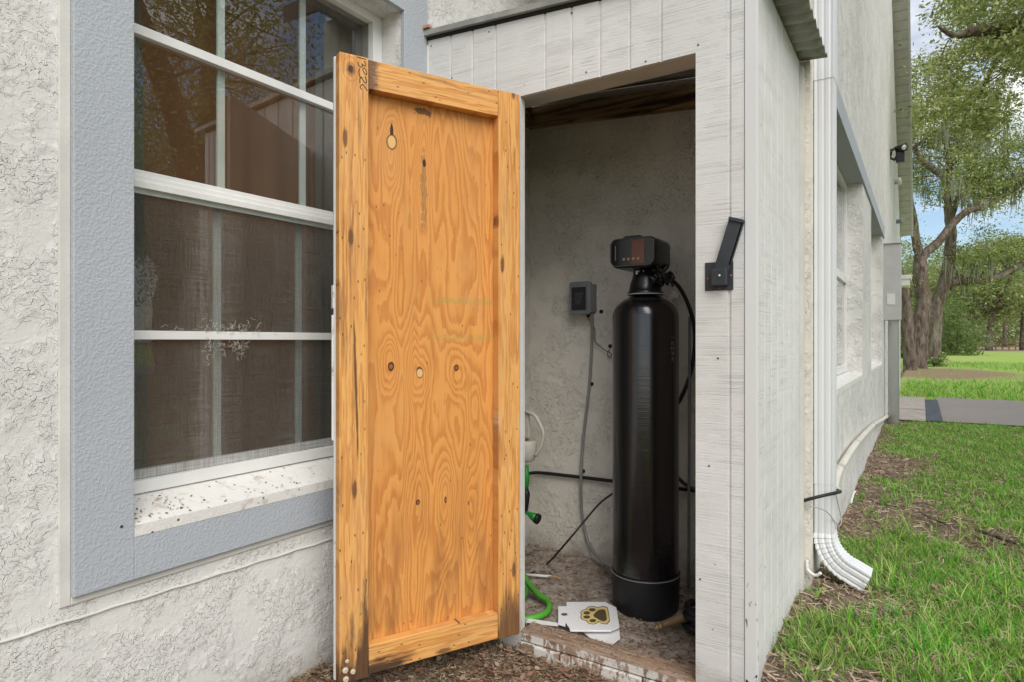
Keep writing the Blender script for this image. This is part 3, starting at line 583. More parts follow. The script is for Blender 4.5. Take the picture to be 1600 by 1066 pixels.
rot = g.step(z+g.noise(g.comb(x*34., 0., z*4.), 1, 5, .65)*.34, .22, .36, 1, 0); c = g.mix(rot*.8, c, (.07, .035, .022))
c = g.mix(g.step(g.noise(g.comb(x*30., 2., z*5.), 1, 5, .7), .56, .70)*g.step(g.m('ABSOLUTE', z-.72), .25, .08)*.65, c, (.70, .60, .50)); stile_b = finish((g, c)+t[2:])
t = boardwood('door_rail_top', False, 8.2); g, c, (x, y, z), v = t[:4]
q = g.m('ABSOLUTE', x-.085)*22.+g.noise(g.comb(x*50., 0., z*110.), 1, 5, .7)*2.0; c = g.mix(g.step(q, 1.2, 2.1, .9, 0), c, (.10, .055, .05)); rail_t = finish((g, c)+t[2:])
t = boardwood('door_rail_bottom', False, 12.7); g, c, (x, y, z), v = t[:4]
q = x*.9+z*3.6+g.noise(g.comb(x*7., 0., z*36.), 1, 6, .65)*.62; c = g.mix(g.step(q, .50, .66, .95, 0), c, (.045, .026, .02)); rail_b = finish((g, c)+t[2:])
SW0 = dcoord(576, 500)[0]; SW1 = dcoord(779, 500)[0]; RW = .088
D(MB().box((0, 0, 0), (SW0, FT-.0005, DH)), 'stile', stile_a, bevel=.002)
D(MB().box((SW1, 0, .002), (DL, FT-.0005, DH-.002)), 'stile', stile_b, bevel=.002)
D(MB().box((SW0+.001, .001, DH-RW-.004), (SW1-.001, FT-.0005, DH-.004)), 'rail', rail_t, bevel=.002)
D(MB().box((SW0+.001, .001, .006), (SW1-.001, FT-.0005, .006+RW)), 'rail', rail_b, bevel=.003)
D(MB().box((.0015, FT, .0015), (DL-.0015, FT+.004, DH-.0015)), 'plywood_panel', M['ply'])
D(MB().box((-.003, FT+.0045, -.004), (DL+.002, FT+.017, DH+.001)), 'outer_sheet', M['board'], bevel=.001)
ink = MB()
strokes = [[(435,190),(530,215),(620,240)], [(455,290),(478,370),(520,402),(550,372),(540,328),(588,380),(612,362),(600,300),(578,270)], [(575,415),(556,440),(575,500),(612,552),(640,545),(630,490),(600,430),(575,415)],
           [(490,430),(474,500),(500,600),(530,620),(498,640),(500,735)], [(535,600),(550,655),(598,725),(632,712),(620,640),(605,590)], [(535,868),(505,825),(522,775),(560,765),(610,830),(655,892)]]
for st in strokes:
    P = []
    for (a, b) in st: s_, t_ = dcoord(525+a/13.32, 75+b/13.32); P.append(Vector((s_, -.0004, t_)))
    P = smooth_path(P, 4)
    for p, q in zip(P[:-1], P[1:]):
        d = (q-p); nn = Vector((-d.z, 0, d.x)).normalized()*.0014
        ink.add([p-nn, q-nn, q+nn, p+nn], [(0, 1, 2, 3)])
D(ink, 'handwritten_number', plain('marker_ink', (.03, .022, .018), .6))
# rusty strap on the outer free edge
D(MB().box((-.006, FT+.008, 1.12), (-.002, FT+.026, 1.19)).box((-.008, FT+.012, .72), (-.003, FT+.018, 1.10)), 'edge_handle', M['white_dirty'])
# latch on the shed front
M['iron'] = plain('black_painted_iron', (.035, .04, .045), .5, .3, bump=.2, bscale=120); M['rust'] = plain('rust_spot', (.28, .09, .05), .9)
la = sub('latch', shed); la['label'] = 'black iron swing latch'
a = onY(1102, 411, YS-.0005); b = onY(1146, 453, YS-.0005)
def HL(mb, name, mat, **k): o = mb.build(name, mat, la, **k); o.matrix_parent_inverse = Matrix.Translation(shed.location).inverted(); return o
HL(MB().box((a.x, YS-.004, b.z), (b.x, YS-.0002, a.z)), 'back_plate', M['iron'], bevel=.001)
c1 = onY(1111, 419, YS-.02); c2 = onY(1136, 446, YS-.02)
HL(MB().box((c1.x, YS-.026, c2.z), (c2.x, YS-.004, c1.z-.004)), 'pivot_block', M['iron'], bevel=.003)
pv = onY(1124, 428, YS-.02); tp = onY(1150, 343, YS-.02); dd = (tp-pv).normalized(); nn = Vector((-dd.z, 0, dd.x))
wv_ = .021
def bar(off0, off1, y0, y1, l0, l1):
    base = Vector((pv.x, 0, pv.z)); d_ = Vector((dd.x, 0, dd.z))
    P = [base+d_*l0+nn*off0, base+d_*l1+nn*off0, base+d_*l1+nn*off1, base+d_*l0+nn*off1]
    return [(p.x, y0, p.z) for p in P], (0, y1-y0, 0)
LN = (tp-pv).length
HL(MB().prism(*bar(-wv_, wv_, YS-.018, YS-.010, .0, LN)).prism(*bar(-wv_, -wv_+.005, YS-.018, YS-.002, .03, LN)).prism(*bar(-wv_, wv_, YS-.024, YS-.002, LN-.006, LN+.004)), 'arm', M['iron'], bevel=.001)
HL(MB().lathe([(.004, 0), (.004, .003), (.002, .004)], (onY(1124, 431, YS-.026)), 12, (0, -1, 0)), 'bolt', plain('worn_steel', (.6, .6, .58), .35, metal=.8))
HL(MB().prism(*bar(wv_-.012, wv_-.004, YS-.0265, YS-.0235, -.01, .004)), 'rust_edge', M['iron'])
for (px, py) in ((1106, 436), (1142, 431), (1124, 450)):
    q = onY(px, py, YS-.004); HL(MB().lathe([(.004, 0), (.0036, .0015), (.001, .002)], q, 8, (0, -1, 0)), 'screw', M['rust'])

# closet floor (sand) with heaps
def cf(X, Y): return .048+.008*np.sin(X*9+2)*np.sin(Y*8)+.004*np.sin(X*23+Y*19)+.003*np.sin(X*47-Y*39)+.035*sstep(2.45, 2.7, Y)*sstep(-.9, -1.5, X)
grid('sandy_floor', np.arange(XW+.001, -.41, .01), np.arange(1.96, 2.70, .01), M['sand'], cf)

# ================================================================== THINGS IN THE CLOSET
M['blackgloss'] = None
g = G('black_wound_fibreglass', .15, .8); v = g.co(); x, y, z = g.sep(v); hz = g.noise(g.comb(x*6., y*6., z*190.), 1, 4, .6); wv2 = g.noise(g.comb(x*14., y*14., z*30.), 1, 4, .6)
g.color(g.mix(g.step(g.noise(v, 60, 5, .7), .60, .72)*.25, (.008, .008, .009), (.10, .09, .08))); g.rough(g.step(wv2, .2, .8, .10, .24)); g.normal(g.bump(hz*.8+wv2*.5, .22, .003)); M['tank'] = g.mat
M['blackrubber'] = plain('matt_black_rubber', (.012, .012, .014), .5, .2); M['blackplastic'] = plain('black_plastic', (.010, .010, .011), .28, .2, spec=.5)
TX, TY, TR = -.917, 2.385, .128; TB = .045
tank = empty('water_softener_tank', (TX, TY, TB), 'tall black cylindrical water softener tank with black valve head, standing on the closet floor', 'water softener')
def T(mb, name, mat, **k): return mb.build(name, mat, tank, **k)     # local space: origin at the foot
TH_ = CZ+.198-TB; r = TR
prof = [(r*.97, .14), (r, .16), (r*1.0, TH_-.10)]+[(r*math.cos(a)*.99+.0, TH_-.10+.085*math.sin(a)) for a in [i*math.pi/2/9 for i in range(1, 9)]]+[(.03, TH_-.012)]
T(MB().lathe(prof, (0, 0, 0), 56), 'vessel', M['tank'])
T(MB().lathe([(r*.94, .0), (r*1.0, .02), (r*1.035, .14), (r*1.045, .150), (r*1.03, .154), (r*1.0, .154)], (0, 0, 0), 56), 'base_boot', M['blackrubber'])
T(MB().tube([Vector((r*1.046*math.cos(i*math.pi/28), r*1.046*math.sin(i*math.pi/28), .150)) for i in range(57)], .0016, 5, False), 'boot_rim', plain('worn_boot_edge', (.25, .24, .22), .6))
HT = TH_-.02
T(MB().lathe([(.068, HT), (.070, HT+.014), (.064, HT+.018), (.060, HT+.045), (.050, HT+.072), (.046, HT+.10)], (0, 0, 0), 28), 'neck', M['blackplastic'])
T(MB().lathe([(.060, HT+.004), (.071, HT+.006), (.071, HT+.009)], (0, -.0, -.002), 24), 'neck_seal', plain('dusty_seal', (.45, .44, .42), .6))
zh = CZ+(533-418)/990*2.42-TB; hw, hd, hh = .094, .085, .118
front = []
ho = Vector((-.015, -.01, 0))
def rrect(w_, h0, h1, rad, n=5, y=0.):
    pts = []
    for cx, cz, a0 in ((w_-rad, h0+rad, -math.pi/2), (w_-rad, h1-rad, 0), (-w_+rad, h1-rad, math.pi/2), (-w_+rad, h0+rad, math.pi)):
        for i in range(n+1): a = a0+i*math.pi/2/n; pts.append(Vector((cx+rad*math.cos(a), y, cz+rad*math.sin(a))))
    return pts
def bow(P, k, zc, hz): return [p+Vector((math.copysign(k, p.x)*max(0, 1-((p.z-zc)/hz)**2), 0, 0)) for p in P]
zc_ = zh+hh/2
MBh = MB(); MBh.prism([p+ho for p in bow(rrect(hw-.008, zh, zh+hh, .024, n=8, y=-hd), .010, zc_, hh/2)], (0, 2*hd, 0), smooth=True)
T(MBh, 'valve_head', M['blackplastic'], bevel=.010, seg=4)
fp = [p+ho for p in bow(rrect(hw*.86, zh+.008, zh+hh-.006, .020, n=8, y=-hd-.006), .010, zc_, hh/2)]; T(MB().prism(fp, (0, .006, 0)), 'face_plate', plain('black_glass_face', (.006, .006, .008), .08, .1, spec=.6), bevel=.002)
bz = [p+ho+Vector((0, -.0035, 0)) for p in bow(rrect(hw*.86, zh+.008, zh+hh-.006, .020, n=8, y=-hd-.006), .010, zc_, hh/2)]; T(MB().tube(bz+[bz[0]], .0016, 5, False), 'bezel', plain('grey_bezel', (.09, .095, .10), .3))
T(MB().prism([Vector((a*hw+ho.x, -hd-.002, zh+hh+b)) for a, b in ((-.55, -.004), (-.38, .007), (.30, .007), (.45, -.004))], (0, 2*hd-.02, 0)), 'top_ridge', M['blackplastic'], bevel=.003)
T(MB().box((-hw*.74+ho.x, -hd-.0175, zh+.030), (-hw*.70+ho.x, -hd-.0162, zh+hh-.03)), 'edge_highlight', plain('highlight_grey', (.12, .13, .13), .3))  # highlight along the face edge, drawn as a grey line
T(MB().box((-hw*.18, -hd-.0175, zh+.012), (hw*.36, -hd-.0162, zh+hh-.012)), 'display', plain('brown_tinted_display', (.11, .045, .028), .25, .4), bevel=.001)
for i in range(4): T(MB().box((-hw*.40+i*.019+ho.x, -hd-.0195, zh+.028), (-hw*.40+i*.019+.011+ho.x, -hd-.0178, zh+.038)), 'button', plain('dim_brown_button', (.30, .17, .11), .4), bevel=.001)
T(MB().box((-.022, -.046, HT+.082), (.012, -.041, HT+.096)), 'sticker', M['white'])
for i in range(5): T(MB().box((-.016+i*.005, -.0468, HT+.086), (-.013+i*.005, -.0462, HT+.092)), 'sticker_print', M['blackplastic'])
fit = MB()
for i in range(26):
    a = Vector((.035+random.uniform(0, .07), -.03+random.uniform(-.03, .05), HT+.05+random.uniform(-.01, .05))); b_ = a+Vector((random.uniform(-.02, .03), random.uniform(-.02, .02), random.uniform(-.03, .03))); fit.tube(smooth_path([a, (a+b_)/2+Vector((random.uniform(-.015, .015), 0, random.uniform(-.015, .015))), b_], 3), random.uniform(.003, .009), 7)
fit.tube([(.0, 0, HT+.07), (.10, .01, HT+.07)], .017, 12); T(fit, 'valve_fittings', M['blackplastic'])
lb = MB()      # small data label on the shoulder of the vessel
ang0 = math.atan2(onZ(1044, 525, 1.1).y, 1)
ta = math.radians(-22)
for i in range(5):
    a0 = ta+i*.03; a1 = a0+.022
    for j in range(4):
        if (i*3+j*5) % 4 == 0: continue
        zz = TH_-.27+j*.019; lb.add([((r+.0012)*math.cos(q), (r+.0012)*math.sin(q), h_) for q, h_ in ((a0, zz), (a1, zz), (a1, zz+.013), (a0, zz+.013))], [(0, 1, 2, 3)])
for (z0_, z1_) in ((-.276, -.274), (-.185, -.183)): lb.add([((r+.0012)*math.cos(q), (r+.0012)*math.sin(q), TH_+h_) for q, h_ in ((ta-.03, z0_), (ta+.16, z0_), (ta+.16, z1_), (ta-.03, z1_))], [(0, 1, 2, 3)])
T(lb, 'label_print', plain('faded_label_print', (.16, .16, .16), .6))
def thing_tube(name, pts, r, mat, label, cat, k=6, n=8, smooth=True, group=None):
    P = smooth_path(pts, k) if smooth else [Vector(p) for p in pts]; o = MB().tube(P, r, n).build(name, mat); return tag(o, label, cat, group)
YC = 2.69
thing_tube('black_hose', [atT(1036, 428, 2.5), atT(1062, 450, 2.52), atT(1080, 490, 2.56), atT(1086, 530, 2.58), atT(1080, 580, 2.6), atT(1064, 622, 2.62), atT(1048, 645, 2.64)], .0085, M['blackplastic'], 'black hose looping out of the softener valve down behind the tank on its right', 'hose')
thing_tube('black_hose', [onY(1050, 735, 2.62), onY(1068, 755, 2.63), onY(1096, 772, 2.64)], .008, M['blackplastic'], 'short black hose coming from behind the tank low at its right side', 'hose')
thing_tube('black_pipe', [onY(826, 740, YC-.03), onY(845, 739, YC-.012), onY(900, 745, YC-.012), onY(1000, 757, YC-.012), onY(1100, 768, YC-.012)], .0085, M['blackrubber'], 'black water pipe running sideways along the closet back wall behind the tank', 'pipe')
thing_tube('black_cable', [onY(970, 763, 2.60), onY(940, 784, 2.55), onY(915, 812, 2.48), onY(885, 848, 2.42), onZ(852, 884, .062), onZ(828, 897, .06)], .0045, M['blackrubber'], 'thin black cable dropping slantwise from the tank to the floor at left', 'cable')
thing_tube('white_pipe', [(-.80, 2.56, .09), (-.795, 2.56, 1.20)], .006, plain('grey_pvc', (.16, .16, .17), .5), 'thin dark grey pipe rising close behind the right edge of the tank', 'pipe').name = 'grey_pipe'
up_ = atT(1053, 460, 2.66); o = MB().lathe([(.012, -.05), (.012, -.02), (.018, -.018), (.018, .0), (.012, .003), (.012, .02), (.017, .022), (.017, .04), (.010, .042)], up_, 16).build('pipe_fitting', M['white_dirty']); tag(o, 'off-white threaded pipe fitting behind the right shoulder of the tank', 'pipe fitting')
# grey outlet box on the back wall
bx = empty('outlet_box', onY(917, 467, YB), 'small grey weatherproof power supply box with dark window on the closet back wall', 'outlet box')
def B(mb, name, mat, **k): return mb.build(name, mat, bx, **k)
gp = plain('grey_plastic', (.21, .225, .24), .45, .1)
B(MB().prism([Vector((p.x, 0, p.z)) for p in rrect(.051, -.066, .066, .008)], (0, -.045, 0)), 'back_box', gp, bevel=.002)
B(MB().prism([Vector((p.x-.004, -.045, p.z)) for p in rrect(.055, -.076, .076, .014)], (0, -.024, 0), smooth=True), 'cover', gp, bevel=.004)
B(MB().box((-.044, -.0745, -.056), (.032, -.0695, .050)), 'window', plain('smoked_window', (.035, .037, .040), .2), bevel=.002)
for i in range(7): B(MB().box((-.026+random.uniform(0, .004), -.0752, .020-i*.008), (.014+random.uniform(-.014, .008), -.0747, .0225-i*.008)), 'panel_print', plain('panel_print_grey', (.12, .12, .12), .5))
B(MB().lathe([(.008, 0), (.008, -.012)], (.022, -.03, -.076), 10), 'cable_gland', M['blackplastic'])
cp = smooth_path([onY(925, 491, YC-.035), onY(925, 530, YC-.012), onY(921, 600, YC-.012), onY(912, 680, YC-.012), onY(908, 740, YC-.028), onY(909, 800, YC-.014), onY(920, 850, YC-.02), onY(940, 875, 2.60), onY(964, 888, 2.52)], 34)
rr_ = [.0078 if i % 2 else .0062 for i in range(len(cp))]
tag(MB().tube(cp, rr_, 8).build('flexible_conduit', plain('grey_conduit', (.30, .295, .28), .5, metal=.3)), 'grey ribbed flexible conduit hanging down the wall below the outlet box', 'conduit')
thing_tube('thin_wire', [onY(916, 492, YC-.03), onY(929, 515, YC-.012), onY(930, 533, YC-.01), onY(942, 545, YC-.01), onY(955, 553, YC-.01), onY(953, 559, YC-.012), onY(949, 553, YC-.012), onY(953, 546, YC-.015)], .0018, M['blackrubber'], 'thin loose dark wire dangling from the outlet box toward the tank', 'wire')
def clip(px, py, lab):
    p = onY(px, py, YB); o = MB().lathe([(.009, 0), (.009, .008), (.005, .014)], p, 10, (0, -1, 0)).build('wall_clip', M['blackrubber']); tag(o, lab, 'clip', 'black clips fixing cables to the back wall')
clip(940, 487, 'black wall clip beside the lower right corner of the outlet box'); clip(925, 600, 'black wall clip on the upper part of the ribbed conduit'); clip(912, 736, 'black wall clip where the conduit crosses the black pipe'); clip(954, 541, 'black wall clip beside the left edge of the tank')
# white jug hanging on the tap in the left corner
jc = onY(822, 700, 2.40); M['jug'] = plain('old_white_plastic', (.58, .55, .47), .5, .12)
ju = empty('plastic_jug', jc, 'off-white plastic jug with loop handle hanging in the closet beside the open door', 'jug')
def J(mb, name, mat, **k): return mb.build(name, mat, ju, **k)
J(MB().lathe([(.030, -.058), (.040, -.050), (.045, -.02), (.050, .02), (.046, .035), (.042, .036), (.045, .02), (.040, -.015), (.032, -.045)], (0, 0, 0), 28), 'body', M['jug'])
pr = [onY(822, 643, 2.40), onY(836, 650, 2.40), onY(846, 668, 2.40), onY(849, 680, 2.40), onY(845, 698, 2.40), onY(837, 712, 2.40)]
J(MB().tube([p-jc for p in smooth_path(pr, 5)], .0085, 10), 'handle', M['jug'])
J(MB().prism([onY(a, b, 2.405)-jc for a, b in ((812, 640), (824, 645), (827, 684), (812, 686))], (0, .02, 0)), 'neck', M['jug'], bevel=.003)
# hose bib with green spray nozzle
M['green'] = plain('green_plastic', (.018, .26, .035), .35, .15); M['greenhose'] = plain('green_hose', (.085, .33, .035), .4, .15)
nc = onY(822, 770, 2.38)
no = empty('spray_nozzle', nc, 'green and black garden hose nozzle hanging nose down beside the open door', 'spray nozzle')
def NZ(mb, name, mat, **k): return mb.build(name, mat, no, **k)
q = lambda a, b: onY(a, b, 2.38)-nc
NZ(MB().tube([q(822, 728), q(823, 752), q(821, 768)], [.012, .013, .010], 14), 'connector', M['green'])
NZ(MB().tube([q(821, 764), q(823, 772), q(822, 784), q(820, 800)], [.013, .015, .014, .012], 14), 'grip', M['blackrubber'])
NZ(MB().tube([q(818, 798), q(826, 803), q(831, 806), q(838, 810)], [.008, .009, .016, .022], 16), 'bell', M['green'])
NZ(MB().tube([q(838, 810), q(842, 812)], [.0235, .0225], 16), 'rubber_ring', M['blackrubber'])
thing_tube('garden_hose', [onZ(796, 903, .10), onZ(815, 897, .10), onZ(826, 912, .085), onZ(840, 928, .078), onZ(856, 940, .072), onZ(857, 953, .070), onZ(843, 963, .068), onZ(815, 968, .068), onZ(790, 966, .07)], .0125, M['greenhose'], 'bright green garden hose curling over the sand beside the door', 'hose', 8, 12)
thing_tube('garden_hose', [onZ(795, 925, .07), onZ(812, 935, .07), onZ(822, 925, .075), onZ(815, 912, .08)], .0125, plain('darker_green_hose', (.05, .23, .03), .4), 'darker green hose bend tucked behind the bright green hose loop', 'hose', 8, 12)
o = MB().prism([onZ(a, b, .068) for a, b in ((812, 966), (872, 975), (872, 979), (845, 976), (812, 972))], (0, 0, .004)).build('plastic_stake', M['white']); tag(o, 'white plastic stake lying on the threshold between hose and paw sign', 'stake')
o = MB().tube([onZ(822, 898, .072), onZ(862, 901, .07)], .006, 8).build('plastic_tube', M['white']); tag(o, 'short white tube lying on the sand behind the green hose', 'tube')
thing_tube('brown_stick', [onZ(856, 902, .068), onZ(866, 901, .072), onZ(877, 904, .066)], .004, M['rawwood'], 'short brown stick at the end of the white tube on the sand', 'stick')
# paw signs
g = G('white_sign_plastic', .45, .4); v = g.co(); g.color(g.mix(g.step(g.vor(v, 85), .10, .2, 1, 0)*g.step(g.noise(v, 30, 3), .5, .6), (.76, .76, .76), (.10, .08, .06))); M['sign'] = g.mat
sg = empty('paw_sign', onZ(920, 965, .075), 'white plate with a gold and brown paw print, lying on the sand before the tank', 'sign')
zs = .078
def SG(mb, name, mat, **k): o = mb.build(name, mat, sg, **k); o.matrix_parent_inverse = Matrix.Translation(sg.location).inverted(); return o
cr_ = lambda pts, z_: [onZ(810+a/5.921, 840+b/5.921, z_) for a, b in pts]
SG(MB().prism(cr_([(368,635),(445,635),(445,595),(800,595),(905,645),(935,822),(855,858),(478,858),(470,830),(440,796),(436,815),(368,795)], zs), (0, 0, -.006)), 'plate', M['sign'], bevel=.001)
gold = plain('gold_print', (.62, .50, .20), .5); dk = plain('dark_brown_print', (.09, .06, .03), .5)
def ell(cx, cy, rx, ry, n=20, rot=0): return [(cx+rx*math.cos(t)*math.cos(rot)-ry*math.sin(t)*math.sin(rot), cy+rx*math.cos(t)*math.sin(rot)+ry*math.sin(t)*math.cos(rot)) for t in [2*math.pi*i/n for i in range(n)]]
pad = [(693,718),(715,690),(745,668),(780,662),(805,672),(812,710),(818,755),(800,775),(770,772),(735,752),(705,738)]
def grow(P, k): cx = sum(p[0] for p in P)/len(P); cy = sum(p[1] for p in P)/len(P); return [(cx+(a-cx)*k[0], cy+(b-cy)*k[1]) for a, b in P]
toes = [(683,668),(633,697),(633,735),(688,768)]
SG(MB().prism(cr_(grow(pad, (1.52, 1.5)), zs+.0006), (0, 0, -.0005)), 'paw_outline', dk)
SG(MB().prism(cr_(grow(pad, (1.40, 1.38)), zs+.0012), (0, 0, -.0005)), 'paw_outline', gold); SG(MB().prism(cr_(pad, zs+.0024), (0, 0, -.0005)), 'paw_pad', dk)
for i, (a, b) in enumerate(toes):
    SG(MB().prism(cr_(ell(a, b, 60, 35), zs+.0006), (0, 0, -.0005)), 'toe_outline', dk); SG(MB().prism(cr_(ell(a, b, 53, 30), zs+.0018+i*.0001), (0, 0, -.0005)), 'toe_outline', gold); SG(MB().prism(cr_(ell(a, b, 31, 15), zs+.0026), (0, 0, -.0005)), 'toe_print', dk)
SG(MB().prism(cr_(ell(425, 710, 30, 12), zs+.001), (0, 0, -.0008)), 'slot', plain('sand_seen_through_slot', (.12, .09, .07), .9)); SG(MB().prism(cr_([(436,795),(446,795),(456,835),(475,850),(436,850)], zs+.001), (0, 0, -.0008)), 'slot', M['blackplastic'])
o = MB().prism([onZ(a, b, .060) for a, b in ((905, 982), (960, 975), (968, 984), (969, 997), (957, 1006), (925, 999))], (0, 0, -.005)).build('blank_sign', M['sign'], bevel=.001); tag(o, 'plain white plastic plate half hidden underneath the paw sign', 'sign')
# brass nozzle and coiled black hose, right corner
a, b = onZ(1024, 982, .075), onZ(1078, 962, .10)
bn = empty('brass_nozzle', a, 'tarnished brass hose nozzle lying in front of the tank foot', 'hose nozzle'); brass = plain('tarnished_brass', (.33, .235, .12), .5, .35, metal=.45, bump=.4, bscale=90)
Lb = (b-a); P = [Lb*t for t in (0, .04, .05, .10, .11, .16, .17, .24, .25, .95, 1.)]
bn_m = MB().tube(P, [.010, .013, .008, .008, .014, .014, .009, .012, .012, .017, .013], 16).build('barrel', brass, bn)
MB().tube([Lb*-.03, Lb*.0], [.006, .008], 12).build('tip', brass, bn)
def coil(name, c, R, n, r0, lab):
    P = []
    for i in range(n*20+1):
        t = i/20*2*math.pi; P.append(Vector((c[0]+R*(1+.06*math.sin(t*.7))*math.cos(t), c[1]+R*.8*math.sin(t), c[2]+.012+i/20*.022+.01*math.sin(t*1.3))))
    return tag(MB().tube(P, r0, 9).build(name, M['blackrubber']), lab, 'hose')
cc = onZ(1118, 985, .06); coil('coiled_hose', (cc.x, cc.y, .055), .105, 3, .0135, 'thick matt black hose coiled on the sand behind the doorway edge beside the brass nozzle')
thing_tube('pipe_on_floor', [onZ(1058, 911, .075), onZ(1100, 918, .075)], .004, M['zinc'], 'thin pale pipe lying along the foot of the back wall right of the tank', 'pipe').name = 'thin_pipe'

# snail-like mud nests on the free stile
for i, (px, py, r_) in enumerate(((542, 1033, .0065), (539, 1047, .0095), (551, 1049, .0085), (540, 1061, .0095))):
    s_, t_ = dcoord(px, py); p = Vector((FX.x, FX.y, DZ0))+du*s_+UP*t_-dn*.001
    o = MB().lathe([(r_*.95, 0), (r_, r_*.3), (r_*.85, r_*.7), (r_*.5, r_*.95), (r_*.34, r_*.98), (r_*.28, r_*.5)], p, 14, -dn).build('mud_nest', plain('pale_mud', (.50, .42, .32), .9, .15, bump=.5))
    tag(o, ['topmost and smallest pale round mud nest on the foot of the door stile', 'left of the pair of touching pale mud nests on the door stile', 'right of the pair of touching pale mud nests on the door stile', 'lowest pale round mud nest on the foot of the door stile'][i], 'insect nest', 'pale mud nests on the door stile')

# ================================================================== DOWNSPOUT AND PIPES ON THE RIGHT WALL
ds = empty('downspout', (-.327, 2.83, 0), 'white ribbed metal downspout with curved elbow foot, beside the shed', 'downspout')
def DS(mb, name, mat, **k): o = mb.build(name, mat, ds, **k); o.matrix_parent_inverse = Matrix.Translation(ds.location).inverted(); return o
def rsec(hx, hy, nr=3, amp=.0022):
    """ribbed rectangular section, list of (x,y)"""
    P = []
    def side(a, b, n_out):
        L_ = (Vector(b)-Vector(a)).length; st = 28
        for i in range(st):
            t = i/st; d = amp*max(0, math.sin((t*2*math.pi*(nr+.0)) - math.pi/2)) if .08 < t < .92 else 0
            P.append((a[0]+(b[0]-a[0])*t-n_out[0]*d, a[1]+(b[1]-a[1])*t-n_out[1]*d))
    side((-hx, -hy), (hx, -hy), (0, -1)); side((hx, -hy), (hx, hy), (1, 0)); side((hx, hy), (-hx, hy), (0, 1)); side((-hx, hy), (-hx, -hy), (-1, 0)); return P
def sweep(secs):
    """secs: list of (center, xaxis, yaxis, section)"""
    V = []; F = []; n = len(secs[0][3])
    for c, ax, ay, sec in secs:
        for (a, b) in sec: V.append(c+ax*a+ay*b)
    for i in range(len(secs)-1):
        for k in range(n): F.append((i*n+k, i*n+(k+1) % n, (i+1)*n+(k+1) % n, (i+1)*n+k))
    return MB().add(V, F, False)
cxd, cyd = -.3275, 2.83; X_, Y_ = Vector((1, 0, 0)), Vector((0, 1, 0))
def seg(z0, z1, k=1.0, name='pipe_section'):
    sec = [(a*k, b*k) for a, b in rsec(.0375, .050)]; o = DS(sweep([(Vector((cxd, cyd, z_)), X_, Y_, sec) for z_ in (z0, z1)]), name, M['spout']); m_ = o.modifiers.new('thickness', 'SOLIDIFY'); m_.thickness = .0015; return o
zj = CZ-.55; zk = CZ+1.06
seg(zk-.02, 3.2, 1.0); seg(zj-.02, zk, .955); seg(CZ-.78, zj, .92)
# elbow: bends away from the wall (+X) with crimps
secs = []; base = rsec(.0375, .050, amp=.004); Rb = .14; c0 = Vector((cxd+Rb, cyd, CZ-.765)); nst = 64; amax = math.radians(66)
for i in range(nst+1):
    a = amax*i/nst; c = c0+Vector((-math.cos(a)*Rb, -math.sin(a)*.03, -math.sin(a)*Rb)); ax = Vector((math.cos(a), 0, math.sin(a)))
    k = .93+.075*((i % 7)/6)
    sec = [(p*(k if p < 0 else k), q*k) for p, q in base]; secs.append((c, ax, Y_, sec))
d_ = Vector((math.sin(amax), -.10, -math.cos(amax))).normalized(); lc = secs[-1][0]
for l_ in (.02, .05, .075): secs.append((lc+d_*l_, ax, Y_, [(p*.97, q*.97) for p, q in base]))
eo = DS(sweep(secs), 'elbow', M['spout']); m_ = eo.modifiers.new('thickness', 'SOLIDIFY'); m_.thickness = .0015
# pvc drain line and insulated lines
thing_tube('pvc_pipe', [onX(1387, 650, XR+.03), onX(1375, 658, XR+.03), onX(1364, 665, XR+.03), onX(1338.6, 692.5, XR+.03), onX(1319.4, 721, XR+.03), onX(1309, 740, XR+.03), onX(1304, 758, XR+.045), onX(1305, 767, XR+.06)], .0185, plain('cream_pvc', (.66, .63, .55), .45, .08), 'cream PVC condensate pipe running along the foot of the side wall behind the downspout', 'pipe', 5, 12)
for i, (px, py) in enumerate(((1364, 665), (1338.6, 692.5), (1313, 731))):
    p = onX(px, py, XR+.03); o = MB().tube([p-Vector((0, .018, -.002)), p+Vector((0, .018, 0))], .0205, 12).build('pipe_strap', plain('strap_paint', (.50, .48, .42), .6)); tag(o, ['farthest', 'middle', 'nearest'][i]+' strap round the cream PVC pipe on the side wall', 'pipe strap', 'straps round the cream PVC pipe')
pa, pb = atT(1253, 783, 2.46), atT(1307, 769, 2.56)
thing_tube('insulated_pipe', [pa, atT(1280, 776, 2.44), atT(1300, 771.5, 2.45), atT(1309, 769.5, 2.47), atT(1313, 768, 2.53), atT(1308, 766, 2.60)], .0065, M['blackrubber'], 'short black insulated pipe crossing in front of the downspout', 'pipe', 5)
thing_tube('bare_wire', [atT(1254, 790, 2.46), atT(1275, 793, 2.45), atT(1292, 800, 2.46), atT(1304, 815, 2.5), atT(1311, 822, 2.55), atT(1315, 812, 2.6), atT(1309, 785, 2.6), atT(1306, 772, 2.57)], .0022, plain('grey_wire', (.35, .34, .33), .5), 'thin grey wire looping below the black pipe across the downspout', 'wire')
thing_tube('ground_conduit', [(-.375, 2.685, .25), (-.372, 2.68, .215), (-.345, 2.675, .20), (-.325, 2.67, .215)], .006, M['white_dirty'], 'pale bent conduit stub at the foot of the shed back corner', 'conduit')
thing_tube('vent_stub', [onX(1330, 785, XR+.05), onX(1333, 773, XR+.045), onX(1336, 768, XR+.05)], .006, M['white'], 'small white pipe stub poking from the soil by the side wall', 'pipe')
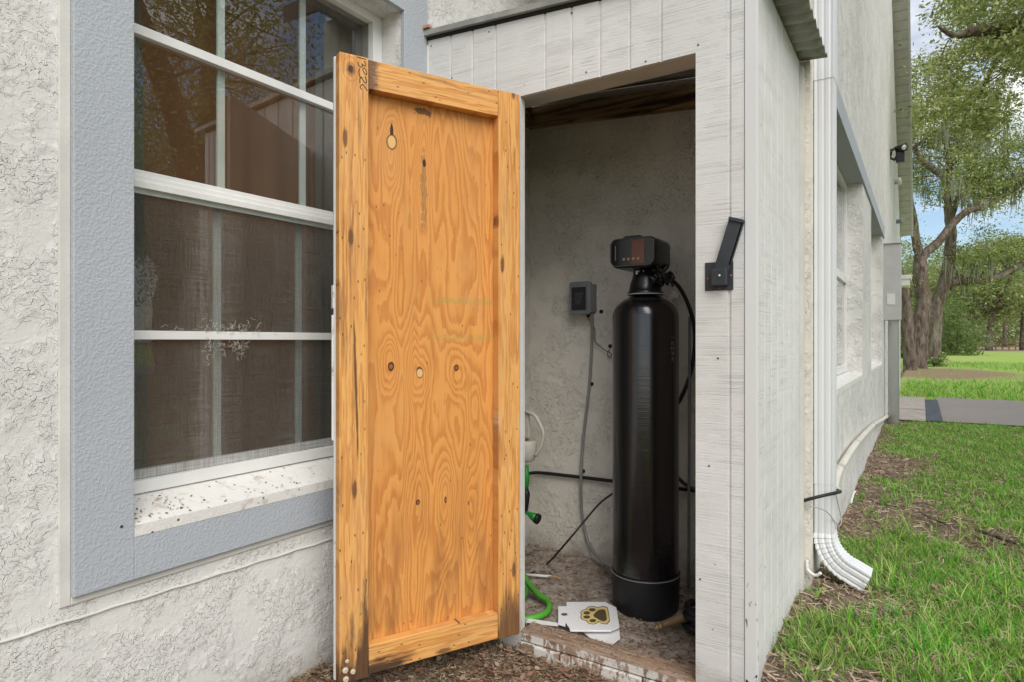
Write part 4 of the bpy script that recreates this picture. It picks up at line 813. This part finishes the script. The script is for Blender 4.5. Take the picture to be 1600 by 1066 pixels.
# meter box and post
mbx = empty('meter_box', (-.28, 8.3, .16), 'tall grey electric meter box on a thick conduit post by the side wall', 'meter box')
def MX(mb, name, mat, **k): o = mb.build(name, mat, mbx, **k); o.matrix_parent_inverse = Matrix.Translation(mbx.location).inverted(); return o
mg = plain('grey_box_paint', (.42, .42, .41), .5, .05)
a, b = onY(1384, 380, 8.3), onY(1408, 500, 8.3)
MX(MB().box((XR+.0, 8.3, b.z), (b.x, 8.48, a.z-.012)), 'cabinet', mg, bevel=.004); MX(MB().box((XR+.0, 8.285, a.z-.012), (b.x+.008, 8.49, a.z)), 'lid', mg, bevel=.003)
c1, c2 = onY(1386, 459, 8.3), onY(1399, 476, 8.3); MX(MB().box((c1.x, 8.296, c2.z), (c2.x, 8.299, c1.z)), 'notice', plain('faded_notice', (.62, .61, .58), .6))
a, b = onY(1387, 500, 8.35), onY(1405, 600, 8.35); rr2 = (b.x-a.x)/2; MX(MB().lathe([(rr2, -.1), (rr2, c2.z-.02-.16), (rr2*1.08, c2.z-.018-.16), (rr2*1.08, onY(1395, 501, 8.3).z-.16)], ((a.x+b.x)/2, 8.42, .16), 20), 'conduit_post', M['spout'])
# floodlight with camera under the gable
fl = atT(1396, 240, 8.6); fo = empty('security_light', fl, 'black security floodlight with swivel heads mounted high on the side wall', 'security light')
def FL(mb, name, mat, **k): return mb.build(name, mat, fo, **k)
q = lambda a, b, t=8.6: atT(a, b, t)-fl
FL(MB().tube([q(1386, 240), q(1390, 240)], .065, 14), 'base', M['blackplastic']); FL(MB().tube([q(1389, 238), q(1398, 232), q(1404, 236)], .02, 8), 'arm', M['blackplastic']); FL(MB().tube([q(1390, 246), q(1397, 250), q(1403, 242)], .018, 8), 'arm', M['blackplastic'])
FL(MB().tube([q(1400, 234), q(1417, 229, 8.5)], [.045, .055], 12), 'head', M['blackplastic']); FL(MB().box((-.055, -.05, -.12), (.05, .05, .02), Matrix.Translation(q(1407, 240))), 'head', M['blackplastic'], bevel=.01); FL(MB().tube([q(1411, 230, 8.45), q(1414, 231, 8.43)], .03, 12), 'lens', M['white'])
for (px, py, rad, m_, lab) in ((1404, 285, .062, M['white'], 'round off-white disc fixture on the side wall below the floodlight'), (1404, 347, .058, plain('grey_dome', (.30, .32, .36), .25), 'round grey dome light on the side wall above the meter box')):
    Yq = 11.5 if py < 300 else 12.4; p = onX(px, py, XR); p = Vector((XR, Yq, CZ+(533-py)/990*(Yq/1.165)))
    o = MB().lathe([(rad*.6, 0), (rad*.6, .05), (rad, .052), (rad, .085), (rad*.5, .10)], p, 20, (1, 0, 0)).build('wall_fixture', m_); tag(o, lab, 'wall light')
p = onY(1414, 438, 14.0); o = MB().box((p.x-.16, 14.0, p.z-.10), (p.x+.07, 14.5, p.z+.02)).box((p.x-.16, 13.98, p.z+.02), (p.x+.10, 14.52, p.z+.10)).build('gutter_end', M['white'], bevel=.01); tag(o, 'white boxy fixture sticking out past the far end of the house wall', 'fixture')

# ================================================================== LITTER, STRAW, GRASS
def inside_house(x, y): return ((x < -.40) & (y > 1.895) & (y < 2.72)) | (x < XW+.01) | ((x < XR+.004) & (y > 2.66)) 
def scatter(n, x0, x1, y0, y1, dens=None):
    x = rng.uniform(x0, x1, n); y = rng.uniform(y0, y1, n); k = ~inside_house(x, y)
    if dens is not None: k &= rng.uniform(0, 1, n) < dens(x, y)
    return x[k], y[k]
def vn(x, y, s, seed=0):       # cheap value noise 0..1
    x = x*s+seed*17.3; y = y*s+seed*9.7; xi = np.floor(x).astype(int); yi = np.floor(y).astype(int); fx = x-xi; fy = y-yi; fx = fx*fx*(3-2*fx); fy = fy*fy*(3-2*fy)
    h = lambda a, b: np.modf(np.abs(np.sin(a*127.1+b*311.7+seed)*43758.5453))[0]
    return (h(xi, yi)*(1-fx)+h(xi+1, yi)*fx)*(1-fy)+(h(xi, yi+1)*(1-fx)+h(xi+1, yi+1)*fx)*fy
def flakes(name, x, y, z, ln, wd, mat, curl=.25, tilt=.4, pts=6):
    """pointed curved leaves lying on the ground"""
    n = len(x); a = rng.uniform(0, 6.283, n); ux = np.stack([np.cos(a), np.sin(a), rng.normal(0, tilt, n)], 1); ux /= np.linalg.norm(ux, axis=1)[:, None]
    up = np.stack([rng.normal(0, tilt, n), rng.normal(0, tilt, n), np.ones(n)], 1); vy = np.cross(up, ux); vy /= np.linalg.norm(vy, axis=1)[:, None]; up = np.cross(ux, vy)
    prof = [(-1, 0, 0), (-.45, .8, .6), (.35, .85, .7), (1, 0, 0), (.35, -.85, .7), (-.45, -.8, .6), (-.45, 0, 0), (.35, 0, 0)]
    V = np.zeros((n, 8, 3)); c = np.stack([x, y, z], 1); L_ = (ln*rng.uniform(.6, 1.2, n))[:, None]/2; W_ = (wd*rng.uniform(.6, 1.2, n))[:, None]/2; cu = (curl*rng.uniform(-.3, 1.2, n))[:, None]
    for i, (p, q, r) in enumerate(prof): V[:, i] = c + ux*L_*p + vy*W_*q + up*(L_*cu*(r*.8 if i not in (0, 3) else .9))
    V[..., 2] = np.maximum(V[..., 2], z[:, None]-.002)
    f = np.array([[0, 6, 1, 1], [1, 6, 7, 2], [2, 7, 3, 3], [3, 7, 4, 4], [4, 7, 6, 5], [5, 6, 0, 0]]); tri = np.array([[0, 6, 1], [1, 6, 7], [1, 7, 2], [2, 7, 3], [3, 7, 4], [4, 7, 6], [4, 6, 5], [5, 6, 0]])
    F = (np.arange(n)[:, None, None]*8+tri[None]).reshape(-1, 3); return npmesh(name, V.reshape(-1, 3), F, mat)
def sticks(name, x, y, z, ln, wd, mat, tilt=.15):
    n = len(x); a = rng.uniform(0, 6.283, n); L_ = ln*rng.uniform(.4, 1.2, n); dz = rng.normal(0, tilt, n)*L_; d = np.stack([np.cos(a)*L_, np.sin(a)*L_, np.abs(dz)], 1)
    s_ = np.stack([-np.sin(a), np.cos(a), rng.normal(0, .5, n)], 1)*(wd*rng.uniform(.6, 1.3, n))[:, None]; c = np.stack([x, y, z], 1)
    b_ = np.stack([-np.sin(a), np.cos(a), np.zeros(n)], 1)*(L_*rng.normal(0, .12, n))[:, None]
    V = np.stack([c-d/2-s_, c-d/2+s_, c+b_+s_, c+b_-s_, c+d/2+s_*.6, c+d/2-s_*.6], 1); F = (np.arange(n)[:, None, None]*6+np.array([[0, 1, 2, 3], [3, 2, 4, 5]])[None]).reshape(-1, 4); return npmesh(name, V.reshape(-1, 3), F, mat)
# by the door
x, y = scatter(3000, XW, -.35, .6, 1.9, lambda x, y: .35+.65*(y > 1.0)); o = flakes('leaf_litter', x, y, gh(x, y)+rng.uniform(.003, .022, len(x)), .034, .016, M['deadleaf']); o['kind'] = 'stuff'
x, y = scatter(26000, XW, -.3, .6, 1.9); o = sticks('leaf_litter_bits', x, y, gh(x, y)+rng.uniform(.001, .014, len(x)), .020, .0013, M['straw'], .2); o['kind'] = 'stuff'
x, y = scatter(14000, XW, -.3, .9, 1.9); o = flakes('leaf_crumbs', x, y, gh(x, y)+rng.uniform(.001, .012, len(x)), .011, .006, M['deadleaf']); o['kind'] = 'stuff'
# bare/brown density along side wall and lawn
def green(x, y):
    n = vn(x, y, 2.3, 1)*.55+vn(x, y, 6.1, 2)*.3+vn(x, y, 15, 3)*.15
    off = np.clip((x-XR)/.62, -1, 1)*.50-.12-.06*np.clip(y-3,0,1)
    t1 = np.clip(1.3-np.hypot((x-.05)/.45, (y-3.9)/.6), 0, 1)*.26      # brown patch mid way
    return np.clip((n+off-t1-.395)*5, 0, 1)*(.45+.55*vn(x, y, 28, 7))
x, y = scatter(75000, XR-.15, 1.8, 1.0, 8.8, lambda x, y: np.clip(1.15-green(x, y), .15, 1)*np.clip(2.6/np.maximum(y, 1), .2, 1)); o = sticks('dry_straw', x, y, gh(x, y)+rng.uniform(.001, .020, len(x)), .045, .0019, M['straw2'], .25); o['kind'] = 'stuff'
x, y = scatter(4500, XR-.15, 1.8, 1.0, 8.8, lambda x, y: np.clip(.9-green(x, y)*.75, 0, 1)); o = flakes('fallen_leaves', x, y, gh(x, y)+rng.uniform(.004, .022, len(x)), .034, .014, M['deadleaf']); o['kind'] = 'stuff'
# closet litter
cfz = lambda x, y: cf(x, y)
x = rng.uniform(XW, -.42, 1500); y = rng.uniform(1.97, 2.69, 1500); k = rng.uniform(0, 1, 1500) < .25+.5*(x > -.95)+.6*(x < -1.35); x, y = x[k], y[k]; o = flakes('closet_leaf_litter', x, y, cfz(x, y)+.004, .024, .010, M['deadleaf']); o['kind'] = 'stuff'
x = rng.uniform(XW, -.42, 5000); y = rng.uniform(1.90, 2.69, 5000); o = sticks('closet_straw_bits', x, y, np.maximum(cfz(x, y), ZS*(y < 1.985))+.003, .016, .0011, M['straw']); o['kind'] = 'stuff'
# debris on the window sill
x = rng.uniform(XF, XT, 90); y = rng.uniform(.81, 1.75, 90)*1.0; y = np.where(rng.uniform(0, 1, 90) < .4, rng.uniform(.81, .95, 90), y); o = flakes('sill_debris', x, y, ZO0+(XT-x)/(XT-XF)*.045+.003, .010, .005, M['deadleaf']); o['kind'] = 'stuff'
def blades(name, x, y, z, ln, wd, mat, lean=.55, segs=3):
    n = len(x); a = rng.uniform(0, 6.283, n); L_ = ln*rng.uniform(.45, 1.25, n); W_ = wd*rng.uniform(.6, 1.25, n); le = np.abs(rng.normal(lean, .25, n)); 
    d = np.stack([np.cos(a), np.sin(a)], 1); b = a+rng.normal(1.57, .5, n); s_ = np.stack([np.cos(b), np.sin(b), np.zeros(n)], 1)*(W_/2)[:, None]; V = []
    for i in range(segs+1):
        t = i/segs; h = L_*t*np.cos(le*t); r_ = L_*t*np.sin(le*(.3+.9*t)); c = np.stack([x+d[:, 0]*r_, y+d[:, 1]*r_, z+h], 1); wv_ = (1-t**1.5)*1.0+.04; V += [c-s_*wv_, c+s_*wv_]
    V = np.stack(V, 1); q = np.array([[2*i, 2*i+1, 2*i+3, 2*i+2] for i in range(segs)]); F = (np.arange(n)[:, None, None]*(2*segs+2)+q[None]).reshape(-1, 4); return npmesh(name, V.reshape(-1, 3), F, mat)
x, y = scatter(150000, XR-.05, 1.7, 1.1, 4.2, lambda x, y: green(x, y)*np.clip(1.3-np.maximum(x-.11*y-.15, 0)*1.5, .15, 1)); o = blades('grass', x, y, gh(x, y)-.004, .046, .0034, M['grass'], .75); o['kind'] = 'stuff'
x, y = scatter(110000, XR-.05, 2.4, 4.2, 8.8, lambda x, y: green(x, y)*np.clip(1.3-np.maximum(x-.11*y-.3, 0)*1.5, .15, 1)); o = blades('grass_middle', x, y, gh(x, y)-.004, .045, .0055, M['grass'], .75, segs=2); o['kind'] = 'stuff'
x, y = scatter(700, XR+.0, 1.2, 1.2, 4.5, lambda x, y: np.clip(.35+green(x, y), 0, 1)); nt_ = 9; x = np.repeat(x, nt_)+rng.normal(0, .008, len(x)*nt_); y = np.repeat(y, nt_)+rng.normal(0, .008, len(y)*nt_); o = blades('grass_tufts', x, y, gh(x, y)-.004, .10, .0045, M['grass'], .7); o['kind'] = 'stuff'
x, y = scatter(90000, -.3, 16, 12.35, 34, lambda x, y: np.clip(14/y, 0, 1)**1.3*(x < .15*y+.8)*np.clip(np.hypot((x-TA.x-.6)*.70, (y-TA.y+3.6)*.36)-1.3, 0.03, 1)); o = blades('grass_far', x, y, gh(x, y)-.004, .10, .018, M['grass'], segs=1); o['kind'] = 'stuff'
# a few twigs and a clump under the door
thing_tube('fallen_twig', [onZ(1437, 800, .16), onZ(1460, 812, .165), onZ(1485, 822, .16)], .005, M['bark'], 'thin bare twig lying on the grass, left of the thicker broken branch', 'twig', 4, 6)
thing_tube('fallen_branch', [onZ(1525, 828, .165), onZ(1550, 836, .17), onZ(1580, 846, .165), onZ(1640, 862, .16)], .009, M['bark'], 'broken grey branch lying on the grass at the right edge', 'branch', 4, 7)
thing_tube('straw_stem', [onZ(804, 998, .03), onZ(830, 1022, .035), onZ(845, 1040, .02)], .0013, M['straw'], 'long pale straw stem leaning by the door foot and threshold', 'straw', 4, 5)

# ================================================================== TREES
def leaves(name, C, n_per, spread, size, mat, parent, flat=.8, wr=.38):
    C = np.asarray(C, float); m = len(C); n = m*n_per; c = np.repeat(C, n_per, 0)+rng.normal(0, 1, (n, 3))*np.asarray(spread)*np.repeat(rng.uniform(.5, 1.2, (m, 1)), n_per, 0)
    a = rng.normal(0, 1, (n, 3)); a[:, 2] = a[:, 2]*.6-.25; a /= np.linalg.norm(a, axis=1)[:, None]; b = np.cross(a, rng.normal(0, 1, (n, 3))+np.array([0, 0, flat*2])); b /= np.linalg.norm(b, axis=1)[:, None]
    L_ = (size*rng.uniform(.6, 1.3, n))[:, None]; W_ = L_*wr; up = np.cross(a, b)
    V = np.stack([c-a*L_/2, c+b*W_/2+up*L_*.06, c+a*L_/2, c-b*W_/2+up*L_*.06], 1); F = np.arange(n*4).reshape(-1, 4); o = npmesh(name, V.reshape(-1, 3), F, mat); 
    o.parent = parent; o.matrix_parent_inverse = Matrix.Translation(parent.location).inverted(); o['kind'] = 'stuff'; return o
def limb(mb, pts, r0, r1, k=5, n=9):
    P = smooth_path(pts, k); m = len(P); mb.tube(P, [(r0+(r1-r0)*(i/(m-1)))*(1+.06*math.sin(i*2.3)) for i in range(m)], n); return P
def tpart(mb, name, mat, root): o = mb.build(name, mat, root); o.matrix_parent_inverse = Matrix.Translation(root.location).inverted(); return o
def moss(name, C, root, ln=.8, k=26):
    C = np.asarray(C, float); m = len(C); n = m*k; c = np.repeat(C, k, 0)+rng.normal(0, .10, (n, 3)); L_ = ln*rng.uniform(.3, 1.2, n); w_ = rng.uniform(.010, .022, n); a = rng.uniform(0, 6.28, n); s_ = np.stack([np.cos(a), np.sin(a), np.zeros(n)], 1)*w_[:, None]; dn_ = np.stack([rng.normal(0, .06, n), rng.normal(0, .06, n), -L_], 1)
    V = np.stack([c-s_, c+s_, c+dn_*.5+s_*1.2, c+dn_*.5-s_*1.2, c+dn_+s_*.2, c+dn_-s_*.2], 1); F = (np.arange(n)[:, None, None]*6+np.array([[0, 1, 2, 3], [3, 2, 4, 5]])[None]).reshape(-1, 4)
    o = npmesh(name, V.reshape(-1, 3), F, M['moss']); o.parent = root; o.matrix_parent_inverse = Matrix.Translation(root.location).inverted(); o['kind'] = 'stuff'
def twigs(P, n, ln, r, up=.3, mb=None):
    """side twigs off limb point list; returns tips"""
    tips = []
    for i in range(n):
        p = P[int(len(P)*(.25+.74*random.random()))-1]; d = Vector((random.gauss(0, 1), random.gauss(0, 1), random.gauss(up, .6))).normalized(); q = p+d*ln*.5+Vector((0, 0, random.uniform(-.1, .25)))*ln; e = p+d*ln*random.uniform(.8, 1.2)
        if mb: mb.tube(smooth_path([p, q, e], 3), [r*(1-.2*j)*.9 for j in range(4)][:4]+[r*.2]*3 if False else [r*(1-.85*j/6) for j in range(7)], 5, False)
        tips += [q, e, (q+e)/2+Vector((random.gauss(0, .2), random.gauss(0, .2), random.gauss(0, .2)))*ln*.5]
    return tips
def gz(p): return float(gh(p.x, p.y))
# oak A
t = 21.8; A = lambda a, b, dt=0: atT(a, b, t+dt)
rA = empty('oak_tree', TA, 'big live oak whose forked trunk stands nearest, in the mulch beyond the driveway', 'tree'); mb = MB()
limb(mb, [A(1433, 582), A(1435, 540), A(1438, 507), A(1443, 472), A(1438, 439), A(1438, 401)], .30, .20, n=14)
PA1 = limb(mb, [A(1438, 405), A(1431, 375), A(1428, 345), A(1420, 300, -.5), A(1416, 240, -1), A(1408, 160, -1)], .16, .05); PA2 = limb(mb, [A(1440, 402), A(1448, 393), A(1466, 378), A(1486, 353), A(1510, 331), A(1545, 320, .5), A(1564, 307, 1), A(1600, 286, 1), A(1660, 240, 2)], .16, .07)
trA = tpart(mb, 'trunk', M['bark'], rA); mb = MB(); tA = twigs(PA1[len(PA1)//2:], 16, 1.6, .03, .4, mb)+twigs(PA2[len(PA2)//2:], 30, 1.7, .03, .5, mb); tpart(mb, 'branches', M['bark'], rA)['kind'] = 'stuff'
ctr = [p+Vector((random.gauss(0, .4), random.gauss(0, .4), random.gauss(.1, .3))) for p in tA for _ in range(1)]
leaves('crown', ctr, 135, (.36, .36, .20), .12, M['leaf'], rA); moss('moss', [p for p in tA if random.random() < .25], rA, .7, 14)
# oak B
t = 23.6; rB = empty('oak_tree', A(1457, 556), 'live oak just behind the forked one, with a long level limb reaching right', 'tree'); mb = MB()
limb(mb, [A(1457, 566), A(1460, 520), A(1462, 482), A(1473, 451), A(1481, 419), A(1486, 368), A(1483, 330), A(1482, 298)], .26, .15, n=12)
PB1 = limb(mb, [A(1482, 300), A(1483, 264), A(1481, 222), A(1476, 170), A(1480, 90)], .13, .05); PB2 = limb(mb, [A(1482, 300), A(1474, 276), A(1459, 266), A(1439, 250), A(1429, 230), A(1425, 212), A(1428, 160)], .14, .08)
PB3 = limb(mb, [A(1472, 448), A(1489, 441), A(1521, 439), A(1557, 434), A(1572, 426), A(1600, 411), A(1650, 380)], .18, .10); PB4 = limb(mb, [A(1484, 350), A(1500, 300, 2), A(1530, 230, 2), A(1560, 150, 2)], .12, .05)
tpart(mb, 'trunk', M['bark'], rB); mb = MB(); tB = twigs(PB1, 30, 1.7, .03, .3, mb)+twigs(PB2[-14:], 4, 1.0, .03, .4, mb)+twigs(PB3, 11, 1.1, .03, 1.6, mb)+twigs(PB4, 24, 1.6, .03, .4, mb); tpart(mb, 'branches', M['bark'], rB)['kind'] = 'stuff'
ctr = [p+Vector((random.gauss(0, .4), random.gauss(0, .4), random.gauss(.1, .3))) for p in tB for _ in range(1)]; leaves('crown', ctr, 135, (.36, .36, .20), .12, M['leaf'], rB); moss('moss', [p for p in tB if random.random() < .28], rB, .9, 14)
# trunk C, pale, half hidden by the post
t = 20.5; rC = empty('oak_tree', A(1421, 578), 'pale leaning oak trunk just right of the meter post, left of the forked oak', 'tree'); mb = MB(); limb(mb, [A(1422, 584), A(1421, 550), A(1417, 500), A(1413, 465), A(1402, 420), A(1385, 380, 1)], .20, .14, n=10); tpart(mb, 'trunk', M['bark'], rC)
leaves('crown', [A(1392+random.gauss(0, 16), 330+random.gauss(0, 50), random.gauss(0, 1)) for _ in range(40)], 60, (.4, .4, .25), .09, M['leaf'], rC)
# D: nearer oak standing right of the view, its low boughs hang into the top right
rD = empty('oak_tree', (7.6, 6.6, .15), 'near live oak whose leafy boughs hang into the top right corner', 'tree'); mb = MB()
limb(mb, [Vector((7.6, 6.6, -.1)), Vector((7.5, 6.5, 1.2)), Vector((7.3, 6.6, 2.6))], .45, .34, n=12)
bo = [limb(mb, [Vector((7.3, 6.6, 2.5)), Vector((5.2, 7.4, 4.2)), Vector((3.2, 8.5, 5.0)), atT(1598, 36, 8.2), atT(1560, 42, 8.2), atT(1520, 50, 8.2), atT(1490, 55, 8.1), atT(1466, 42, 8.0)], .20, .012),
      limb(mb, [Vector((7.3, 6.6, 2.5)), Vector((5.5, 5.0, 4.4)), Vector((3.6, 3.2, 5.2)), Vector((2.3, 1.6, 5.6))], .22, .06), limb(mb, [Vector((7.3, 6.6, 2.5)), Vector((8.4, 8.4, 4.6)), Vector((9.5, 10.4, 6.0))], .22, .06), limb(mb, [Vector((7.3, 6.6, 2.5)), Vector((8.8, 4.8, 4.4)), Vector((9.6, 2.6, 5.4))], .22, .06), limb(mb, [Vector((7.3, 6.6, 2.5)), Vector((7.0, 6.4, 5.0)), Vector((6.0, 6.0, 7.5))], .24, .07),
      limb(mb, [Vector((5.2, 7.4, 4.2)), Vector((4.2, 9.4, 4.9)), atT(1640, 80, 9.0), atT(1590, 60, 9.0), atT(1555, 100, 9.0), atT(1530, 150, 9.0)], .09, .012)]
tpart(mb, 'trunk', M['bark'], rD); mb = MB()
for pts in ([(1567, 42), (1556, 62), (1538, 78), (1520, 100)], [(1590, 50), (1576, 64), (1556, 92), (1548, 110)], [(1576, 70), (1572, 100), (1560, 118), (1540, 130)], [(1490, 55), (1478, 70), (1470, 95)], [(1555, 38), (1545, 30), (1530, 40)]): mb.tube(smooth_path([atT(a, b, 8.3) for a, b in pts], 3), .009, 5, False)
tips = []
for P in bo[1:5]: tips += twigs(P, 26, 1.5, .03, .3, mb)
tpart(mb, 'branches', M['bark'], rD)['kind'] = 'stuff'
ctr = [p+Vector((random.gauss(0, .5), random.gauss(0, .5), random.gauss(0, .4))) for p in tips for _ in range(2)]
leaves('crown', ctr, 70, (.42, .42, .3), .085, M['leaf'], rD)
nc_ = []
while len(nc_) < 290:
    px, py = random.uniform(1395, 1720), random.uniform(-120, 215)
    lim = 205-.30*max(0, px-1480)+20*math.sin(px*.05)
    if py > lim: continue
    if vn(np.array([px]), np.array([py]), .024, 5)[0] < .36: continue
    p = atT(px, py, random.uniform(7.6, 11.5))
    if p.x > -.02 or p.y > 15.2 or True:
        if p.x > .10 and p.y > 7.5: nc_.append(p)
leaves('bough_leaves', nc_, 85, (.17, .17, .10), .075, M['leaf'], rD, wr=.42)
# E: second tree for the yard on the right (seen mirrored in the window)
rE = empty('oak_tree', (13.5, 9.5, .15), 'live oak farther out in the yard, mirrored in the window panes', 'tree'); mb = MB(); limb(mb, [Vector((13.5, 9.5, -.1)), Vector((13.4, 9.3, 1.8)), Vector((13.6, 9.6, 3.2))], .5, .36, n=12)
bo = [limb(mb, [Vector((13.6, 9.6, 3.0)), Vector((13.6+3.2*math.cos(q_), 9.6+3.2*math.sin(q_), 5.2+random.uniform(-.5, 1))), Vector((13.6+6*math.cos(q_+.2), 9.6+6*math.sin(q_+.2), 6.5+random.uniform(-1, 2.5)))], .24, .07) for q_ in (0, 1.2, 2.4, 3.4, 4.3, 5.3)]; tpart(mb, 'trunk', M['bark'], rE); mb = MB(); tips = []
for P in bo: tips += twigs(P, 24, 2.0, .04, .3, mb)
tpart(mb, 'branches', M['bark'], rE)['kind'] = 'stuff'; leaves('crown', [p+Vector((random.gauss(0, .6), random.gauss(0, .6), random.gauss(0, .5))) for p in tips for _ in range(2)], 60, (.5, .5, .35), .12, M['leaf2'], rE)
# far trees and shrubs
def far_tree(px, t_, h, wv_, mat, label, n=60, trunk=.22, lean=0, lo=.35, name='distant_tree', cat='tree', lw=.30, group='trees at the far side of the lawn'):
    b_ = atT(px, 533, t_); b_.z = gz(b_)-.05; root = empty(name, b_, label, cat, group); mb = MB()
    tt = b_+Vector((lean, 0, h*.62)); limb(mb, [b_, b_+Vector((lean*.2, .1, h*.3)), tt], trunk, trunk*.45, 4, 8)
    for q_ in range(4): limb(mb, [b_+Vector((lean*.4, 0, h*.36)), b_+Vector((lean*.6+math.cos(q_*1.6)*wv_*.3, math.sin(q_*1.6)*wv_*.3, h*.55)), b_+Vector((lean+math.cos(q_*1.6)*wv_*.45, math.sin(q_*1.6)*wv_*.45, h*.75))], trunk*.45, trunk*.12, 3, 6)
    tpart(mb, 'trunk', M['bark'], root); C_ = []
    while len(C_) < n:
        v_ = Vector((random.uniform(-1, 1), random.uniform(-1, 1), random.uniform(-1, 1)))
        if .35 < v_.length < 1: C_.append(b_+Vector((lean+v_.x*wv_*.55, v_.y*wv_*.55, h*(lo+(1-lo)*.5)+v_.z*h*(1-lo)*.5)))
    leaves('crown', C_, 110, (wv_*.085, wv_*.085, h*.045), lw, mat, root, wr=.6)
P_ = M['leafp']; L2 = M['leaf2']; LL = M['leaf']
far_tree(1545, 62, 11, 12, P_, 'pale open-crowned tree with split trunk at the right end of the lawn', 70, .34, 1.2, .30)
far_tree(1522, 66, 9, 11, LL, 'mid green far tree between the shrub and the split-trunk tree', 60, .25, -.8, .28)
far_tree(1598, 64, 12, 12, LL, 'far tree at the right picture edge beside the dry field', 70, .30, .5, .32)
far_tree(1475, 80, 14, 16, L2, 'tall dark far tree filling the gap behind the leaning oak', 80, .3, 0, .2)
far_tree(1420, 74, 13, 14, P_, 'pale far tree seen between the meter post and the oaks', 80, .3, 0, .15)
far_tree(1570, 95, 17, 20, P_, 'tall pale tree beyond the dry field', 80, .3, 0, .22)  # pale by its leaf colour alone
far_tree(1510, 105, 18, 22, P_, 'wide pale treetop farthest behind the level oak limb', 80, .3, 0, .25)
far_tree(1640, 100, 18, 22, LL, 'broad far tree partly past the right picture edge', 80, .3, 0, .2)
far_tree(1360, 90, 14, 20, LL, 'far tree mostly hidden behind the house wall', 60, .3, 0, .1)
wd = []
for i in range(420):
    px = random.uniform(1330, 1800); t_ = random.uniform(110, 150); p = atT(px, 533, t_); p.z = random.uniform(.3, 13)*(.7+.5*abs(math.sin(px*.021))); wd.append(p)
Cw = np.repeat(np.array(wd), 90, 0)+rng.normal(0, 1, (420*90, 3))*np.array([1.9, 1.9, 1.2]); Cw[:, 2] = np.maximum(Cw[:, 2], .1); aw = rng.normal(0, 1, Cw.shape); aw /= np.linalg.norm(aw, axis=1)[:, None]; bw = np.cross(aw, rng.normal(0, 1, Cw.shape)); bw /= np.linalg.norm(bw, axis=1)[:, None]
ow = npmesh('far_wood', np.stack([Cw-aw*.35, Cw+bw*.22, Cw+aw*.35, Cw-bw*.22], 1).reshape(-1, 3), np.arange(len(Cw)*4).reshape(-1, 4), M['leafp']); tag(ow, 'pale wood along the horizon beyond the dry field', 'wood', None, 'stuff')
def shrub(px, t_, h, wv_, mat, label, n=50, lw=.22):
    b_ = atT(px, 533, t_); b_.z = gz(b_); root = empty('shrub', b_, label, 'shrub', 'dark shrubs behind the oaks'); mb = MB()
    for q_ in range(6): limb(mb, [b_, b_+Vector((math.cos(q_)*wv_*.2, math.sin(q_)*wv_*.2, h*.4)), b_+Vector((math.cos(q_)*wv_*.4, math.sin(q_)*wv_*.4, h*.8))], .05, .02, 3, 5)
    tpart(mb, 'stems', M['bark'], root); C_ = []
    while len(C_) < n:
        v_ = Vector((random.uniform(-1, 1), random.uniform(-1, 1), random.uniform(0, 1)))
        if v_.length < 1: C_.append(b_+Vector((v_.x*wv_*.5, v_.y*wv_*.5, v_.z*h)))
    leaves('foliage', C_, 90, (wv_*.10, wv_*.10, h*.08), lw, mat, root, wr=.35)
shrub(1490, 42, 3.6, 3.4, L2, 'dark rounded shrub right behind the leaning oak trunk'); shrub(1478, 46, 4.2, 3.6, L2, 'taller dark shrub partly hidden by the leaning oak trunk'); shrub(1410, 40, 3.0, 3.0, LL, 'green shrub low between the post and the pale trunk'); shrub(1462, 23.2, .55, .9, P_, 'small bright seedling clump at the foot of the leaning oak', 12, .10)
# wire field fence
fz = Vector((0, 0, 0)); fe = empty('field_fence', atT(1560, 545, 68), 'low rail fence crossing the dry field at the far right', 'fence')
f0 = atT(1535, 533, 66); f1 = atT(1680, 533, 66)
for i in range(15):
    p = f0+(f1-f0)*i/14; p.z = .15; o = MB().box((p.x-.06, p.y-.06, .1), (p.x+.06, p.y+.06, 1.3)).build('post', M['rawwood'], fe); o.matrix_parent_inverse = Matrix.Translation(fe.location).inverted()
for zz in (.5, .85, 1.2):
    o = MB().tube([Vector((f0.x, f0.y-.08, zz)), Vector((f1.x, f1.y-.08, zz))], .05, 5).build('rail', M['rawwood'], fe); o.matrix_parent_inverse = Matrix.Translation(fe.location).inverted()
